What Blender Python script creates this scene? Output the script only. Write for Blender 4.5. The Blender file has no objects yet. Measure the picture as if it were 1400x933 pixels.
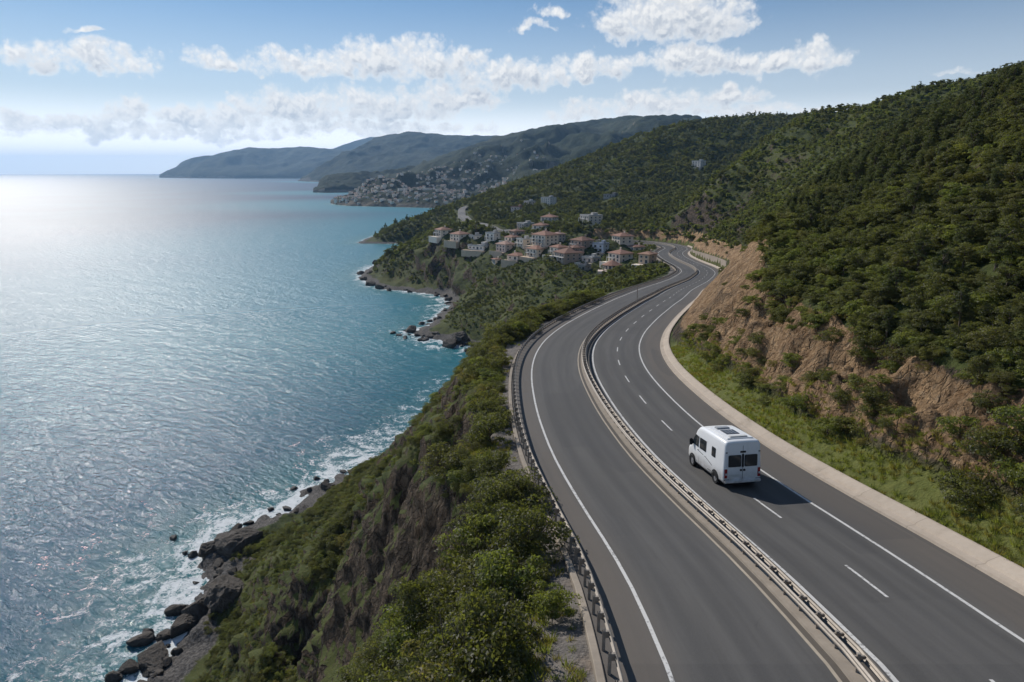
import bpy, bmesh, math, random
import numpy as np
from mathutils import Vector, Matrix, Euler

# ------------------------------------------------------------------ camera
SC = bpy.context.scene
COL = SC.collection
rad = math.radians
CAMZ = 75.0                      # metres above the sea
cam = bpy.data.cameras.new('camera')
cam.sensor_width = 36.0
cam.lens = 24.0
cam.clip_start = 0.5
cam.clip_end = 200000.0
camo = bpy.data.objects.new('camera', cam)
COL.objects.link(camo)
camo.location = (0, 0, CAMZ)
camo.rotation_euler = (rad(90) - math.atan(231.5 / 933.0), 0, 0)
SC.camera = camo

# ------------------------------------------------------------------ light
SUN_AZ, SUN_EL = rad(-37.0), rad(34.5)      # azimuth clockwise from +Y
sdir = Vector((math.sin(SUN_AZ) * math.cos(SUN_EL), math.cos(SUN_AZ) * math.cos(SUN_EL), math.sin(SUN_EL)))
sun = bpy.data.lights.new('sun', 'SUN')
sun.energy = 3.6
sun.angle = rad(0.53)
sun.color = (1.0, 0.95, 0.885)
suno = bpy.data.objects.new('sun', sun)
COL.objects.link(suno)
suno.rotation_euler = (-sdir).to_track_quat('-Z', 'Y').to_euler()

SC.view_settings.view_transform = 'Standard'
SC.view_settings.look = 'None'
SC.view_settings.gamma = 1.0
SC.view_settings.use_curve_mapping = False
SC.view_settings.exposure = 0.22
SC.cycles.use_denoising = True
SC.cycles.max_bounces = 6
SC.cycles.diffuse_bounces = 2
SC.cycles.glossy_bounces = 2
SC.cycles.transmission_bounces = 3
SC.cycles.transparent_max_bounces = 6
SC.cycles.volume_bounces = 0
SC.cycles.sample_clamp_indirect = 4.0
SC.cycles.sample_clamp_direct = 60.0
SC.cycles.caustics_reflective = False
SC.cycles.caustics_refractive = False


class NT:
    """small helper for node trees"""
    def __init__(self, tree):
        self.t = tree
        tree.nodes.clear()
    def n(self, typ, ins=None, **kw):
        nd = self.t.nodes.new(typ)
        for k, v in kw.items():
            setattr(nd, k, v)
        if ins:
            for k, v in ins.items():
                self.set(nd.inputs[k], v)
        return nd
    def set(self, sock, v):
        if isinstance(v, bpy.types.NodeSocket):
            self.t.links.new(v, sock)
        else:
            sock.default_value = v
    def m(self, op, a, b=None, c=None, clamp=False):
        nd = self.t.nodes.new('ShaderNodeMath')
        nd.operation = op
        nd.use_clamp = clamp
        for i, v in enumerate((a, b, c)):
            if v is not None:
                self.set(nd.inputs[i], v)
        return nd.outputs[0]
    def v(self, op, a, b=None, c=None, out=0):
        nd = self.t.nodes.new('ShaderNodeVectorMath')
        nd.operation = op
        for i, v in enumerate((a, b, c)):
            if v is not None:
                self.set(nd.inputs[i], v)
        return nd.outputs[out]
    def mix(self, f, a, b, blend='MIX'):
        nd = self.t.nodes.new('ShaderNodeMix')
        nd.data_type = 'RGBA'
        nd.blend_type = blend
        self.set(nd.inputs[0], f)
        for i, v in ((6, a), (7, b)):
            if not isinstance(v, bpy.types.NodeSocket) and len(v) == 3:
                v = (*v, 1)
            self.set(nd.inputs[i], v)
        return nd.outputs[2]
    def noise(self, vec, scale, detail=4, rough=0.55, dist=0.0, col=False):
        nd = self.n('ShaderNodeTexNoise', {'Scale': scale, 'Detail': detail, 'Roughness': rough, 'Distortion': dist})
        if vec is not None:
            self.set(nd.inputs['Vector'], vec)
        return nd.outputs[1 if col else 0]
    def ramp(self, f, lo, hi, a=0.0, b=1.0, smooth=True):
        nd = self.t.nodes.new('ShaderNodeMapRange')
        nd.interpolation_type = 'SMOOTHSTEP' if smooth else 'LINEAR'
        for i, v in enumerate((f, lo, hi, a, b)):
            self.set(nd.inputs[i], v)
        return nd.outputs[0]


# ------------------------------------------------------------------ sky with cumulus
CLOUDS = [  # azimuth, elevation, half width, half height (degrees), weight
    (-30.35, 7.5, 5.12, 1.48, 0.9),
    (-32.56, 7.9, 2.62, 0.99, 0.8),
    (-27.54, 7.37, 2.41, 0.92, 0.7),
    (-22.0, 7.76, 2.53, 1.2, 0.9),
    (-15.16, 7.87, 6.87, 1.41, 0.85),
    (-10.21, 8.69, 4.46, 1.7, 0.9),
    (-6.29, 8.41, 4.25, 2.08, 0.95),
    (-2.86, 8.97, 0.98, 0.81, 0.8),
    (0.0, 7.51, 5.83, 1.63, 0.9),
    (5.73, 7.9, 3.65, 1.5, 0.9),
    (12.52, 11.37, 6.73, 2.5, 1.1),
    (10.11, 10.72, 2.98, 1.7, 0.9),
    (14.05, 8.31, 4.33, 1.98, 1.0),
    (18.58, 7.73, 3.03, 1.15, 0.9),
    (22.56, 8.02, 2.41, 1.49, 0.95),
    (8.55, 8.21, 2.4, 0.91, 0.8),
    (5.24, 4.67, 2.92, 1.16, 0.8),
    (16.91, 5.75, 2.53, 0.75, 0.75),
    (22.42, 4.44, 2.1, 0.55, 0.75),
    (19.82, 8.07, 1.63, 0.83, 0.7),
    (-28.15, 4.14, 2.86, 1.27, 0.8),
    (-31.56, 3.15, 5.13, 1.02, 0.9),
    (-22.72, 3.92, 6.01, 1.39, 0.95),
    (-16.97, 4.86, 5.34, 2.03, 1.0),
    (-10.36, 5.27, 6.83, 1.92, 0.95),
    (-4.64, 5.88, 4.58, 1.74, 0.9),
    (-25.75, 2.82, 11.96, 0.95, 0.85),
    (-11.58, 3.35, 12.38, 1.01, 0.8),
    (-34.81, 3.26, 2.48, 0.79, 0.8),
    (1.7, 10.73, 1.96, 0.52, 0.75),
    (2.94, 11.82, 1.59, 0.7, 0.6),
    (-30.0, 9.19, 1.2, 0.31, 0.7),
    (-11.09, 4.17, 1.18, 0.34, 0.7),
    (11.49, 5.25, 7.08, 1.12, 0.85),
    (17.52, 4.58, 4.47, 0.8, 0.8),
    (31.12, 6.44, 1.35, 0.34, 0.4),
    (-40.68, 4.89, 4.24, 1.17, 0.8),
    (40.27, 7.36, 4.29, 1.36, 0.9),
    (45.46, 3.76, 4.53, 0.86, 0.8),
    (-47.77, 5.78, 4.44, 1.05, 0.9)
]

def make_world():
    w = bpy.data.worlds.new('World')
    SC.world = w
    w.use_nodes = True
    k = NT(w.node_tree)
    sky = k.n('ShaderNodeTexSky', sky_type='NISHITA', sun_disc=False, sun_elevation=SUN_EL,
              sun_rotation=SUN_AZ, altitude=80, air_density=1.0, dust_density=0.15, ozone_density=5.0)
    tc = k.n('ShaderNodeTexCoord')
    d = k.v('NORMALIZE', tc.outputs['Generated'])
    sp = k.n('ShaderNodeSeparateXYZ', {0: d})
    az = k.m('ARCTAN2', sp.outputs[0], sp.outputs[1])
    el = k.m('ARCSINE', sp.outputs[2])
    deg = 180 / math.pi
    azd, eld = k.m('MULTIPLY', az, deg), k.m('MULTIPLY', el, deg)
    p = k.n('ShaderNodeCombineXYZ', {0: azd, 1: eld, 2: 0.0}).outputs[0]
    # puffy warp of the outline
    wn = k.noise(p, 0.5, 3, 0.5, 0.0, True)
    off = k.v('MULTIPLY', k.v('SUBTRACT', wn, (0.5, 0.5, 0.5)), (3.0, 2.2, 0.0))
    q = k.v('ADD', p, off)
    def shape(q):
        tot = None
        for (a, e, hw, hh, wt) in CLOUDS:
            t = k.v('MULTIPLY_ADD', q, (1 / hw, 1 / hh, 0), (-a / hw, -e / hh + .25, 0))
            t = k.v('MULTIPLY_ADD', k.v('MINIMUM', t, (0, 0, 0)), (0, 0.9, 0), t)   # flat bases
            r2 = k.v('DOT_PRODUCT', t, t, out=1)
            f = k.m('MULTIPLY_ADD', r2, -wt, wt)       # wt at the centre, 0 at the rim
            tot = f if tot is None else k.m('SMOOTH_MAX', tot, f, 0.12)
        return tot
    tot = shape(q)
    tot_up = shape(k.v('ADD', q, (-0.35, 0.75, 0)))
    def puff(v, s, d):
        return k.m('ABSOLUTE', k.m('MULTIPLY_ADD', k.noise(v, s, d, 0.5), 2.0, -1.0))
    billow = k.m('ADD', k.m('MULTIPLY', puff(p, 0.42, 1), 0.9), k.m('ADD', k.m('MULTIPLY', puff(p, 1.0, 1), 0.6), k.m('ADD', k.m('MULTIPLY', puff(p, 2.3, 1), 0.34), k.m('MULTIPLY', puff(p, 5.0, 2), 0.18))))
    soft = k.noise(k.v('ADD', p, (7.3, 2.1, 0)), 0.6, 5, 0.55)
    dens = k.m('ADD', tot, k.m('MULTIPLY_ADD', billow, 1.35, -0.5))
    dens = k.m('ADD', dens, k.m('MULTIPLY_ADD', soft, 1.7, -0.85))
    cover = k.ramp(dens, -0.25, 0.78)
    # light from the upper left: compare the billows with a sample shifted towards the sun
    def bsum(v):
        return k.m('ADD', k.m('MULTIPLY', puff(v, 1.0, 1), 0.6), k.m('ADD', k.m('MULTIPLY', puff(v, 2.3, 1), 0.34), k.m('MULTIPLY', puff(v, 0.42, 1), 0.9)))
    b0 = bsum(p)
    b2 = bsum(k.v('ADD', p, (-0.16, 0.3, 0)))
    lit = k.ramp(k.m('SUBTRACT', b0, b2), -0.22, 0.2)
    thick = k.ramp(dens, 0.1, 1.0)
    top = k.ramp(k.m('SUBTRACT', tot, tot_up), -0.45, 0.6)
    shade = k.m('MULTIPLY', thick, k.m('SUBTRACT', 1.0, k.m('ADD', k.m('MULTIPLY', lit, 0.5), k.m('MULTIPLY', top, 0.5))))
    ccol = k.mix(shade, (15.6, 15.4, 15.0), (5.4, 6.5, 8.1))
    ccol = k.mix(k.ramp(eld, 0.0, 6.0), k.mix(0.4, ccol, (17.0, 17.6, 18.0)), ccol)
    up = k.ramp(eld, -0.5, 1.6)
    alpha = k.m('MULTIPLY', k.m('MULTIPLY', cover, up), k.ramp(eld, 1.0, 6.0, 0.7, 0.96))
    blue = k.mix(1.0, sky.outputs[0], (0.67, 0.98, 1.12), 'MULTIPLY')
    skyc = k.mix(k.ramp(eld, -1, 15, 0.82, 0.06), blue, (14.6, 15.3, 15.8))
    skyc = k.mix(k.ramp(eld, 0.4, 6.0, 0.9, 0.0), skyc, (29.0, 28.8, 28.4))
    out = k.mix(alpha, skyc, ccol)
    bg = k.n('ShaderNodeBackground', {0: out, 1: 0.056})
    o = k.n('ShaderNodeOutputWorld', {0: bg.outputs[0]})

make_world()

# ------------------------------------------------------------------ data of the place (metres, sea level = 0)
ROAD = np.array([[10.88,-62.71,64.91],[10.87,-59.71,64.74],[10.87,-56.71,64.56],[10.87,-53.71,64.39],[10.86,-50.71,64.21],[10.86,-47.71,64.04],[10.86,-44.71,63.86],[10.85,-41.71,63.69],[10.85,-38.71,63.51],[10.85,-35.71,63.34],[10.84,-32.71,63.16],[10.84,-29.71,62.98],[10.84,-26.71,62.81],[10.83,-23.71,62.63],[10.83,-20.71,62.46],[10.83,-17.71,62.28],[10.82,-14.71,62.11],[10.82,-11.71,61.93],[10.82,-8.71,61.76],[10.81,-5.71,61.58],[10.81,-2.71,61.41],[10.81,0.29,61.23],[10.8,3.29,61.06],[10.8,6.29,60.88],[10.8,9.29,60.7],[10.79,12.29,60.53],[10.79,15.29,60.35],[10.79,18.29,60.04],[10.8,21.28,59.45],[10.75,24.28,58.89],[10.58,27.27,58.38],[10.29,30.25,57.93],[9.92,33.22,57.54],[9.54,36.2,57.2],[9.17,39.18,56.89],[8.83,42.16,56.61],[8.56,45.14,56.35],[8.36,48.13,56.09],[8.19,51.13,55.83],[8.07,54.13,55.58],[7.99,57.12,55.34],[7.95,60.12,55.11],[7.93,63.12,54.89],[7.96,66.12,54.68],[8.05,69.12,54.48],[8.22,72.11,54.28],[8.47,75.1,54.09],[8.8,78.08,53.89],[9.22,81.05,53.69],[9.72,84.01,53.49],[10.3,86.95,53.28],[10.97,89.87,53.06],[11.71,92.78,52.85],[12.49,95.67,52.63],[13.33,98.55,52.42],[14.22,101.42,52.21],[15.16,104.27,51.99],[16.12,107.11,51.78],[17.09,109.94,51.57],[18.08,112.78,51.36],[19.09,115.6,51.15],[20.12,118.42,50.94],[21.17,121.23,50.72],[22.22,124.04,50.51],[23.27,126.85,50.29],[24.31,129.66,50.08],[25.37,132.47,49.86],[26.44,135.27,49.64],[27.54,138.06,49.42],[28.64,140.86,49.18],[29.7,143.66,48.93],[30.73,146.48,48.66],[31.71,149.31,48.38],[32.66,152.16,48.08],[33.58,155.01,47.76],[34.49,157.87,47.43],[35.39,160.73,47.09],[36.28,163.6,46.75],[37.18,166.46,46.4],[38.07,169.32,46.05],[38.98,172.18,45.7],[39.9,175.04,45.35],[40.83,177.89,45.0],[41.78,180.74,44.66],[42.75,183.58,44.32],[43.74,186.41,43.99],[44.74,189.24,43.66],[45.76,192.06,43.34],[46.79,194.88,43.03],[47.83,197.69,42.72],[48.88,200.5,42.42],[49.95,203.3,42.12],[51.02,206.1,41.83],[52.11,208.9,41.55],[53.21,211.69,41.27],[54.32,214.48,41.01],[55.44,217.26,40.75],[56.57,220.04,40.5],[57.69,222.82,40.26],[58.8,225.61,40.03],[59.89,228.41,39.82],[60.97,231.2,39.61],[62.04,234.01,39.41],[63.11,236.81,39.23],[64.17,239.61,39.05],[65.24,242.42,38.87],[66.3,245.23,38.71],[67.33,248.04,38.54],[68.33,250.87,38.38],[69.27,253.72,38.23],[70.13,256.59,38.08],[70.89,259.49,37.93],[71.56,262.41,37.78],[72.14,265.35,37.64],[72.66,268.31,37.49],[73.13,271.27,37.35],[73.54,274.24,37.2],[73.92,277.22,37.05],[74.25,280.2,36.9],[74.54,283.18,36.75],[74.79,286.17,36.59],[75.03,289.16,36.43],[75.24,292.16,36.27],[75.45,295.15,36.12],[75.66,298.14,35.96],[75.87,301.13,35.81],[76.09,304.13,35.66],[76.32,307.12,35.52],[76.56,310.11,35.37],[76.8,313.1,35.24],[77.06,316.09,35.1],[77.31,319.08,34.97],[77.57,322.06,34.84],[77.84,325.05,34.72],[78.12,328.04,34.59],[78.41,331.02,34.48],[78.73,334.01,34.36],[79.08,336.99,34.25],[79.47,339.96,34.15],[79.89,342.93,34.04],[80.35,345.9,33.94],[80.86,348.85,33.85],[81.41,351.8,33.75],[82.02,354.74,33.65],[82.68,357.66,33.55],[83.4,360.57,33.45],[84.19,363.47,33.35],[85.05,366.34,33.24],[85.96,369.2,33.14],[86.93,372.04,33.03],[87.94,374.86,32.91],[88.97,377.68,32.8],[90.02,380.49,32.68],[91.08,383.29,32.56],[92.12,386.11,32.47],[92.98,388.98,32.44],[93.65,391.91,32.41],[94.12,394.87,32.38],[94.4,397.85,32.35],[94.49,400.85,32.32],[94.37,403.85,32.29],[94.06,406.83,32.26],[93.55,409.79,32.23],[92.85,412.7,32.2],[91.95,415.57,32.17],[90.87,418.37,32.14],[89.61,421.09,32.11],[88.17,423.72,32.08],[86.56,426.25,32.05],[84.79,428.67,32.02],[82.86,430.97,31.99],[80.78,433.13,31.96],[78.57,435.15,31.93],[76.23,437.03,31.9],[73.77,438.74,31.87],[71.2,440.29,31.84],[68.53,441.66,31.81],[65.78,442.86,31.78],[62.96,443.87,31.75],[60.08,444.72,31.72],[57.19,445.54,31.69],[54.31,446.37,31.66],[51.42,447.19,31.63],[48.54,448.02,31.6]])
OFF_A, OFF_B, OFF_C, OFF_E, OFF_F, OFF_G = -5.97, -7.84, -0.93, 0.63, 6.33, 8.92
CP = np.array([[-40.0,20.0,0.0],[-48.0,60.0,0.0],[-56.0,88.0,0.0],[-56.0,88.3,0.0],[-54.9,90.8,0.0],[-54.3,95.7,0.0],[-55.7,102.2,0.0],[-56.6,108.2,0.0],[-58.1,116.2,0.0],[-62.9,122.3,0.0],[-61.1,128.2,0.0],[-59.1,134.2,0.0],[-52.7,138.8,0.0],[-51.0,141.1,0.0],[-49.0,150.2,0.0],[-44.5,157.4,0.0],[-40.4,162.1,0.0],[-34.8,168.5,0.0],[-29.0,176.4,0.0],[-23.6,187.7,0.0],[-17.8,210.0,0.0],[-12.0,237.5,0.0],[-8.2,261.7,0.0],[-12.1,278.5,0.0],[-15.2,285.8,0.0],[-17.9,293.5,0.0],[-22.9,296.1,0.0],[-30.3,301.6,0.0],[-39.7,310.1,0.0],[-43.7,314.5,0.0],[-46.8,322.1,0.0],[-42.3,331.8,0.0],[-40.5,349.1,0.0],[-38.2,364.3,0.0],[-35.7,385.1,0.0],[-37.8,403.5,0.0],[-44.9,422.2,0.0],[-59.5,431.6,0.0],[-72.5,439.9,0.0],[-83.0,442.8,0.0],[-96.8,463.7,0.0],[-111.6,497.2,0.0],[-114.2,527.6,0.0],[-113.2,566.3,0.0],[-109.8,675.6,0.0],[-106.6,724.2,0.0],[-118.3,739.4,0.0],[-135.7,735.5,0.0],[-167.2,739.4,0.0],[-167.1,788.8,0.0],[-158.3,876.4,0.0],[-142.9,999.0,0.0],[-60.0,1150.0,0.0],[0.0,1320.0,0.0],[-47.6,18.5,-3.0],[-65.8,85.2,-3.8],[-64.8,93.1,-3.8],[-66.1,100.3,-3.9],[-68.3,111.6,-4.1],[-72.2,131.7,-4.2],[-60.4,147.9,-4.3],[-60.4,154.8,-4.4],[-50.0,170.5,-4.5],[-40.4,183.0,-4.6],[-31.9,213.2,-5.0],[-24.6,261.7,-5.6],[-31.5,279.5,-5.9],[-32.6,281.1,-6.1],[-52.5,296.8,-6.3],[-65.8,323.7,-6.4],[-60.5,351.6,-6.7],[-57.2,385.4,-7.1],[-63.1,408.2,-7.6],[-82.7,418.4,-7.9],[-118.9,452.2,-8.2],[-141.8,527.0,-9.0],[-143.1,677.0,-10.7],[-131.3,705.9,-11.5],[-198.4,720.9,-11.6],[-199.6,881.1,-13.2],[-107.6,1171.2,-16.3],[-147.7,26.0,-10.0],[-344.7,60.8,-10.0],[-787.8,138.9,-10.0],[-1378.7,243.1,-10.0],[-139.1,56.2,-10.0],[-324.5,131.1,-10.0],[-741.7,299.7,-10.0],[-1298.1,524.4,-10.0],[-124.4,83.9,-10.0],[-290.2,195.7,-10.0],[-663.2,447.4,-10.0],[-1160.7,782.9,-10.0],[-104.2,107.9,-10.0],[-243.1,251.8,-10.0],[-555.7,575.5,-10.0],[-972.5,1007.1,-10.0],[-185.5,296.8,-10.0],[-423.9,678.4,-10.0],[-741.9,1187.3,-10.0],[-119.7,328.9,-10.0],[-273.6,751.8,-10.0],[-478.8,1315.6,-10.0],[-194.8,1386.4,-10.0],[-8.1,71.9,48.2],[-11.2,68.1,45.5],[-5.7,84.4,48.7],[-10.0,70.3,46.0],[-31.1,120.8,13.0],[-39.4,123.8,8.3],[-24.7,118.2,18.8],[-38.2,142.9,6.4],[-45.0,126.7,3.5],[-44.3,105.3,8.4],[-44.4,98.2,4.8],[-44.6,89.8,4.3],[-43.1,83.3,3.0],[-37.9,105.6,9.7],[-35.0,78.2,7.4],[-30.0,74.4,16.8],[-27.3,82.8,21.6],[-26.7,90.4,23.1],[-27.0,78.4,16.5],[-27.2,75.0,10.9],[-28.6,76.3,12.1],[-17.6,83.1,31.0],[-12.8,78.5,37.4],[-8.4,72.8,43.5],[-24.2,81.8,21.9],[-24.5,76.7,17.8],[-18.5,73.8,31.0],[-19.5,69.9,27.9],[-19.8,66.9,24.0],[-20.0,62.1,21.2],[-17.9,67.2,29.4],[-10.2,61.9,41.2],[-6.4,54.6,45.1],[-2.8,47.3,48.9],[-8.4,49.5,41.2],[-2.2,36.3,50.0],[0.7,27.9,55.6],[-4.1,32.3,46.6],[0.0,23.4,54.2],[-10.7,42.5,38.0],[-12.7,58.4,35.3],[-4.0,57.4,48.0],[-2.8,61.8,49.0],[-7.5,64.8,44.6],[107.3,388.2,39.5],[119.0,375.0,48.5],[133.8,399.3,63.4],[135.0,433.3,75.7],[171.5,416.8,92.2],[153.8,424.5,82.0],[192.9,472.2,108.1],[202.8,451.4,107.0],[209.6,431.3,109.3],[211.9,411.3,111.6],[218.5,391.2,113.5],[228.1,360.3,113.8],[240.1,339.4,112.4],[194.5,346.4,99.2],[159.2,343.0,85.5],[132.9,318.2,68.7],[337.6,944.5,142.8],[280.7,944.0,140.9],[215.0,920.8,130.3],[165.9,896.7,116.4],[90.0,868.5,85.7],[35.2,843.2,66.7],[0.0,819.3,53.5],[-33.4,795.8,41.9],[160.8,773.7,77.4],[184.9,708.3,62.7],[110.9,706.5,55.6],[126.5,601.0,45.9],[72.9,694.5,48.7],[35.9,682.9,43.5],[56.6,485.9,38.5],[26.8,505.7,35.5],[64.3,401.8,32.7],[90.0,423.0,34.2],[85.7,506.8,39.7],[118.3,486.5,41.0],[217.4,807.7,89.7],[291.5,833.6,110.9],[-45.0,711.3,33.4],[-43.9,648.7,30.2],[-17.4,544.7,26.3],[0.0,503.8,27.7],[-50.4,473.5,30.0],[-33.8,452.3,28.4],[-20.7,431.3,26.9],[-4.4,410.7,27.0],[16.7,390.5,28.5],[31.3,364.8,28.7],[49.7,318.7,30.0],[28.9,267.6,31.6],[0.0,384.1,23.4],[64.4,324.2,31.4],[10.3,484.3,32.1],[-26.7,414.0,19.5],[-74.3,495.7,16.6],[-58.5,451.8,5.7],[-23.8,365.5,10.8],[0.0,326.0,17.7],[12.4,284.9,18.5],[0.0,283.4,12.5],[-12.5,283.9,6.0],[-20.5,310.8,6.5],[21.7,221.9,34.5],[13.2,200.9,32.7],[4.6,209.0,24.0],[-2.4,217.6,17.0],[-27.0,306.7,2.2],[-83.9,516.5,17.5],[-58.0,495.6,27.9],[-92.2,473.4,-2.8],[-45.6,419.8,1.4],[-149.5,781.3,4.2],[-124.6,773.2,13.0],[-86.3,771.1,25.3],[-48.9,773.6,35.6],[-20.0,1050.0,25.0],[100.0,1100.0,40.0],[250.0,1150.0,70.0],[500.0,1150.0,100.0],[300.0,1300.0,40.0],[600.0,1300.0,90.0],[800.0,1000.0,140.0],[900.0,700.0,150.0],[60.0,1300.0,5.0],[34.6,96.0,63.0],[47.5,113.1,69.7],[59.9,126.6,74.3],[72.7,137.9,78.2],[83.9,148.8,79.2],[100.8,162.8,81.6],[113.9,173.5,83.2],[135.0,189.5,85.3],[60.0,150.0,62.0],[95.0,185.0,78.0],[140.0,235.0,86.0],[80.0,230.0,52.0],[130.0,300.0,70.0],[200.0,250.0,98.0],[190.0,160.0,98.0],[260.0,330.0,108.0],[250.0,130.0,120.0],[150.0,70.0,108.0],[250.0,40.0,135.0],[120.0,20.0,95.0],[200.0,450.0,112.0],[420.0,420.0,165.0],[500.0,250.0,175.0],[420.0,620.0,140.0],[33.7,17.6,71.2],[43.7,17.7,78.1],[55.7,17.8,86.7],[69.7,18.0,96.4],[33.2,32.0,68.7],[43.1,33.3,75.6],[55.0,34.7,84.2],[68.9,36.4,93.9],[31.7,43.9,67.7],[41.6,45.1,74.6],[53.5,46.5,83.1],[67.4,48.2,92.9],[31.0,54.1,66.6],[41.0,54.5,73.5],[52.9,55.0,82.1],[66.9,55.6,91.8],[30.8,65.0,65.7],[40.8,64.9,72.6],[52.8,64.8,81.1],[66.8,64.7,90.8],[31.4,74.4,65.0],[41.3,73.2,71.9],[53.2,71.8,80.4],[67.1,70.1,90.2],[33.0,83.6,64.1],[42.7,81.2,71.0],[54.4,78.4,79.6],[35.7,93.5,63.3],[45.2,90.5,70.2],[56.7,86.8,78.7],[0.4,17.2,59.9],[-4.1,17.1,57.0],[-0.1,29.9,57.2],[-4.5,29.4,54.3],[-1.8,44.4,56.1],[-6.3,44.1,52.9],[-2.4,59.0,54.8],[-6.9,59.0,51.6],[-2.1,73.8,53.9],[-6.6,74.2,50.7],[0.1,89.1,53.0],[-4.3,90.0,50.1],[4.0,103.6,52.0],[-0.3,105.0,49.1],[8.6,117.2,51.0],[4.4,118.7,48.1],[13.6,130.5,50.0],[9.4,132.0,47.1],[18.7,143.7,49.0],[14.5,145.4,46.1],[23.1,156.3,47.7],[18.9,157.7,44.8],[27.3,169.5,46.1],[23.0,170.9,43.2],[31.6,183.1,44.5],[27.4,184.5,41.6],[36.4,196.5,42.9],[32.1,198.1,40.0],[41.4,209.8,41.5],[37.2,211.5,38.6],[46.6,223.0,40.2],[42.4,224.7,39.3],[51.7,235.8,39.2],[47.5,237.4,38.3],[56.6,248.9,38.4],[52.4,250.5,37.5],[60.7,261.1,37.7],[56.3,262.2,36.8],[63.1,273.7,37.0],[58.6,274.4,36.1],[64.5,287.0,36.3],[60.0,287.3,35.4],[65.5,300.9,35.5],[61.0,301.2,34.6],[66.6,315.0,34.9],[62.1,315.4,34.0],[67.8,329.0,34.3],[63.3,329.4,33.4],[69.5,343.4,33.8],[65.0,344.1,32.9],[72.1,358.0,33.3],[67.7,358.9,32.4],[76.1,372.5,32.8],[71.8,373.9,31.9],[81.0,386.0,32.3],[76.8,387.6,31.4],[-8.0,8.0,50.0],[-20.0,10.0,38.0],[-30.0,15.0,15.0],[-8.0,-5.0,50.0],[30.0,5.0,66.0],[45.0,5.0,76.0],[60.0,0.0,80.0]])
COAST = np.array([[-40,20],[-48,60],[-56,88],[-56.0,88.3],[-54.9,90.8],[-54.3,95.7],[-55.7,102.2],[-56.6,108.2],[-58.1,116.2],[-62.9,122.3],[-61.1,128.2],[-59.1,134.2],[-52.7,138.8],[-51.0,141.1],[-49.0,150.2],[-44.5,157.4],[-40.4,162.1],[-34.8,168.5],[-29.0,176.4],[-23.6,187.7],[-17.8,210.0],[-12.0,237.5],[-8.2,261.7],[-12.1,278.5],[-15.2,285.8],[-17.9,293.5],[-22.9,296.1],[-30.3,301.6],[-39.7,310.1],[-43.7,314.5],[-46.8,322.1],[-42.3,331.8],[-40.5,349.1],[-38.2,364.3],[-35.7,385.1],[-37.8,403.5],[-44.9,422.2],[-59.5,431.6],[-72.5,439.9],[-83.0,442.8],[-96.8,463.7],[-111.6,497.2],[-114.2,527.6],[-113.2,566.3],[-109.8,675.6],[-106.6,724.2],[-118.3,739.4],[-135.7,735.5],[-167.2,739.4],[-167.1,788.8],[-158.3,876.4],[-142.9,999.0],[-60,1150],[0,1320],[300,1450],[3000,1500],[20000,1500]])
FAR = {"town_coast":[[-440.6,1689.0,0.0],[-404.2,1614.0,0.0],[-365.0,1561.9,0.0],[-288.2,1529.0,0.0],[-220.8,1497.4,0.0],[-154.5,1467.1,0.0],[-15.5,1467.1,0.0],[900.0,1500.0,0.0]],"town_ridge":[[-446.4,1733.6,2.5],[-514.5,2460.4,25.1],[-420.2,2884.9,75.0],[-257.2,3111.9,159.3],[-68.6,3336.7,234.8],[205.8,3349.9,288.0],[394.4,3355.7,311.3],[531.6,3254.8,320.1],[664.5,3254.0,316.9],[797.4,3252.4,310.4],[964.6,3143.6,287.2],[1157.6,3141.3,277.9]],"cape_coast":[[-737.5,2587.8,0.0],[-679.5,2542.9,0.0],[-635.4,2569.7,0.0],[-552.0,2634.4,0.0],[-373.0,2542.9,0.0]],"cape_ridge":[[-764.0,2712.6,3.3],[-775.2,2824.2,37.8],[-762.3,2880.6,57.5],[-721.1,2986.1,67.5],[-578.8,3090.2,71.9],[-398.7,3201.2,104.0]],"mountain_coast":[[-1741.6,5695.5,0.0],[-1490.3,5287.3,0.0],[-1236.4,4933.6,0.0],[-869.3,4624.1,0.0],[0.0,4624.1,0.0]],"mountain_ridge":[[-1734.6,5752.5,5.1],[-1649.5,5868.4,57.2],[-1554.1,5987.9,123.3],[-1422.8,6112.4,210.0],[-1311.9,6231.5,274.7],[-1215.4,6253.2,362.1],[-1061.1,6260.9,393.3],[-897.1,6265.6,412.0],[-707.4,6262.5,399.6],[-463.0,6258.6,384.0],[-257.2,6259.4,387.1],[-115.8,6258.6,384.0],[385.9,6251.6,355.9]],"headland_coast":[[-4434.1,8824.6,0.0],[-3695.7,8055.6,0.0],[-3058.8,7719.2,0.0],[-2302.1,7719.2,0.0],[-1390.9,7409.7,0.0]],"headland_ridge":[[-4593.1,9156.1,19.4],[-4553.1,9272.9,75.0],[-4446.9,9284.5,121.8],[-4340.8,9305.4,206.1],[-4234.7,9317.0,252.9],[-4099.7,9320.5,266.9],[-3964.6,9325.2,285.7],[-3742.8,9338.0,337.1],[-3482.3,9349.6,384.0],[-3279.7,9347.2,374.6],[-3038.6,9344.9,365.2],[-2893.9,9347.2,374.6],[-2758.8,9351.9,393.3],[-2585.2,9349.6,384.0],[-2411.6,9346.1,369.9],[-1736.3,9340.3,346.5]],"peak_coast":[[-2897.8,10298.5,0.0],[-1502.6,10298.5,0.0]],"peak_ridge":[[-3038.6,10875.3,304.4],[-2655.9,10911.4,449.7],[-2419.6,10932.2,533.8],[-2172.0,10945.8,588.4],[-2048.2,10945.8,588.4],[-1744.4,10934.9,544.7],[-1406.8,10918.7,479.1]]}

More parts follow.
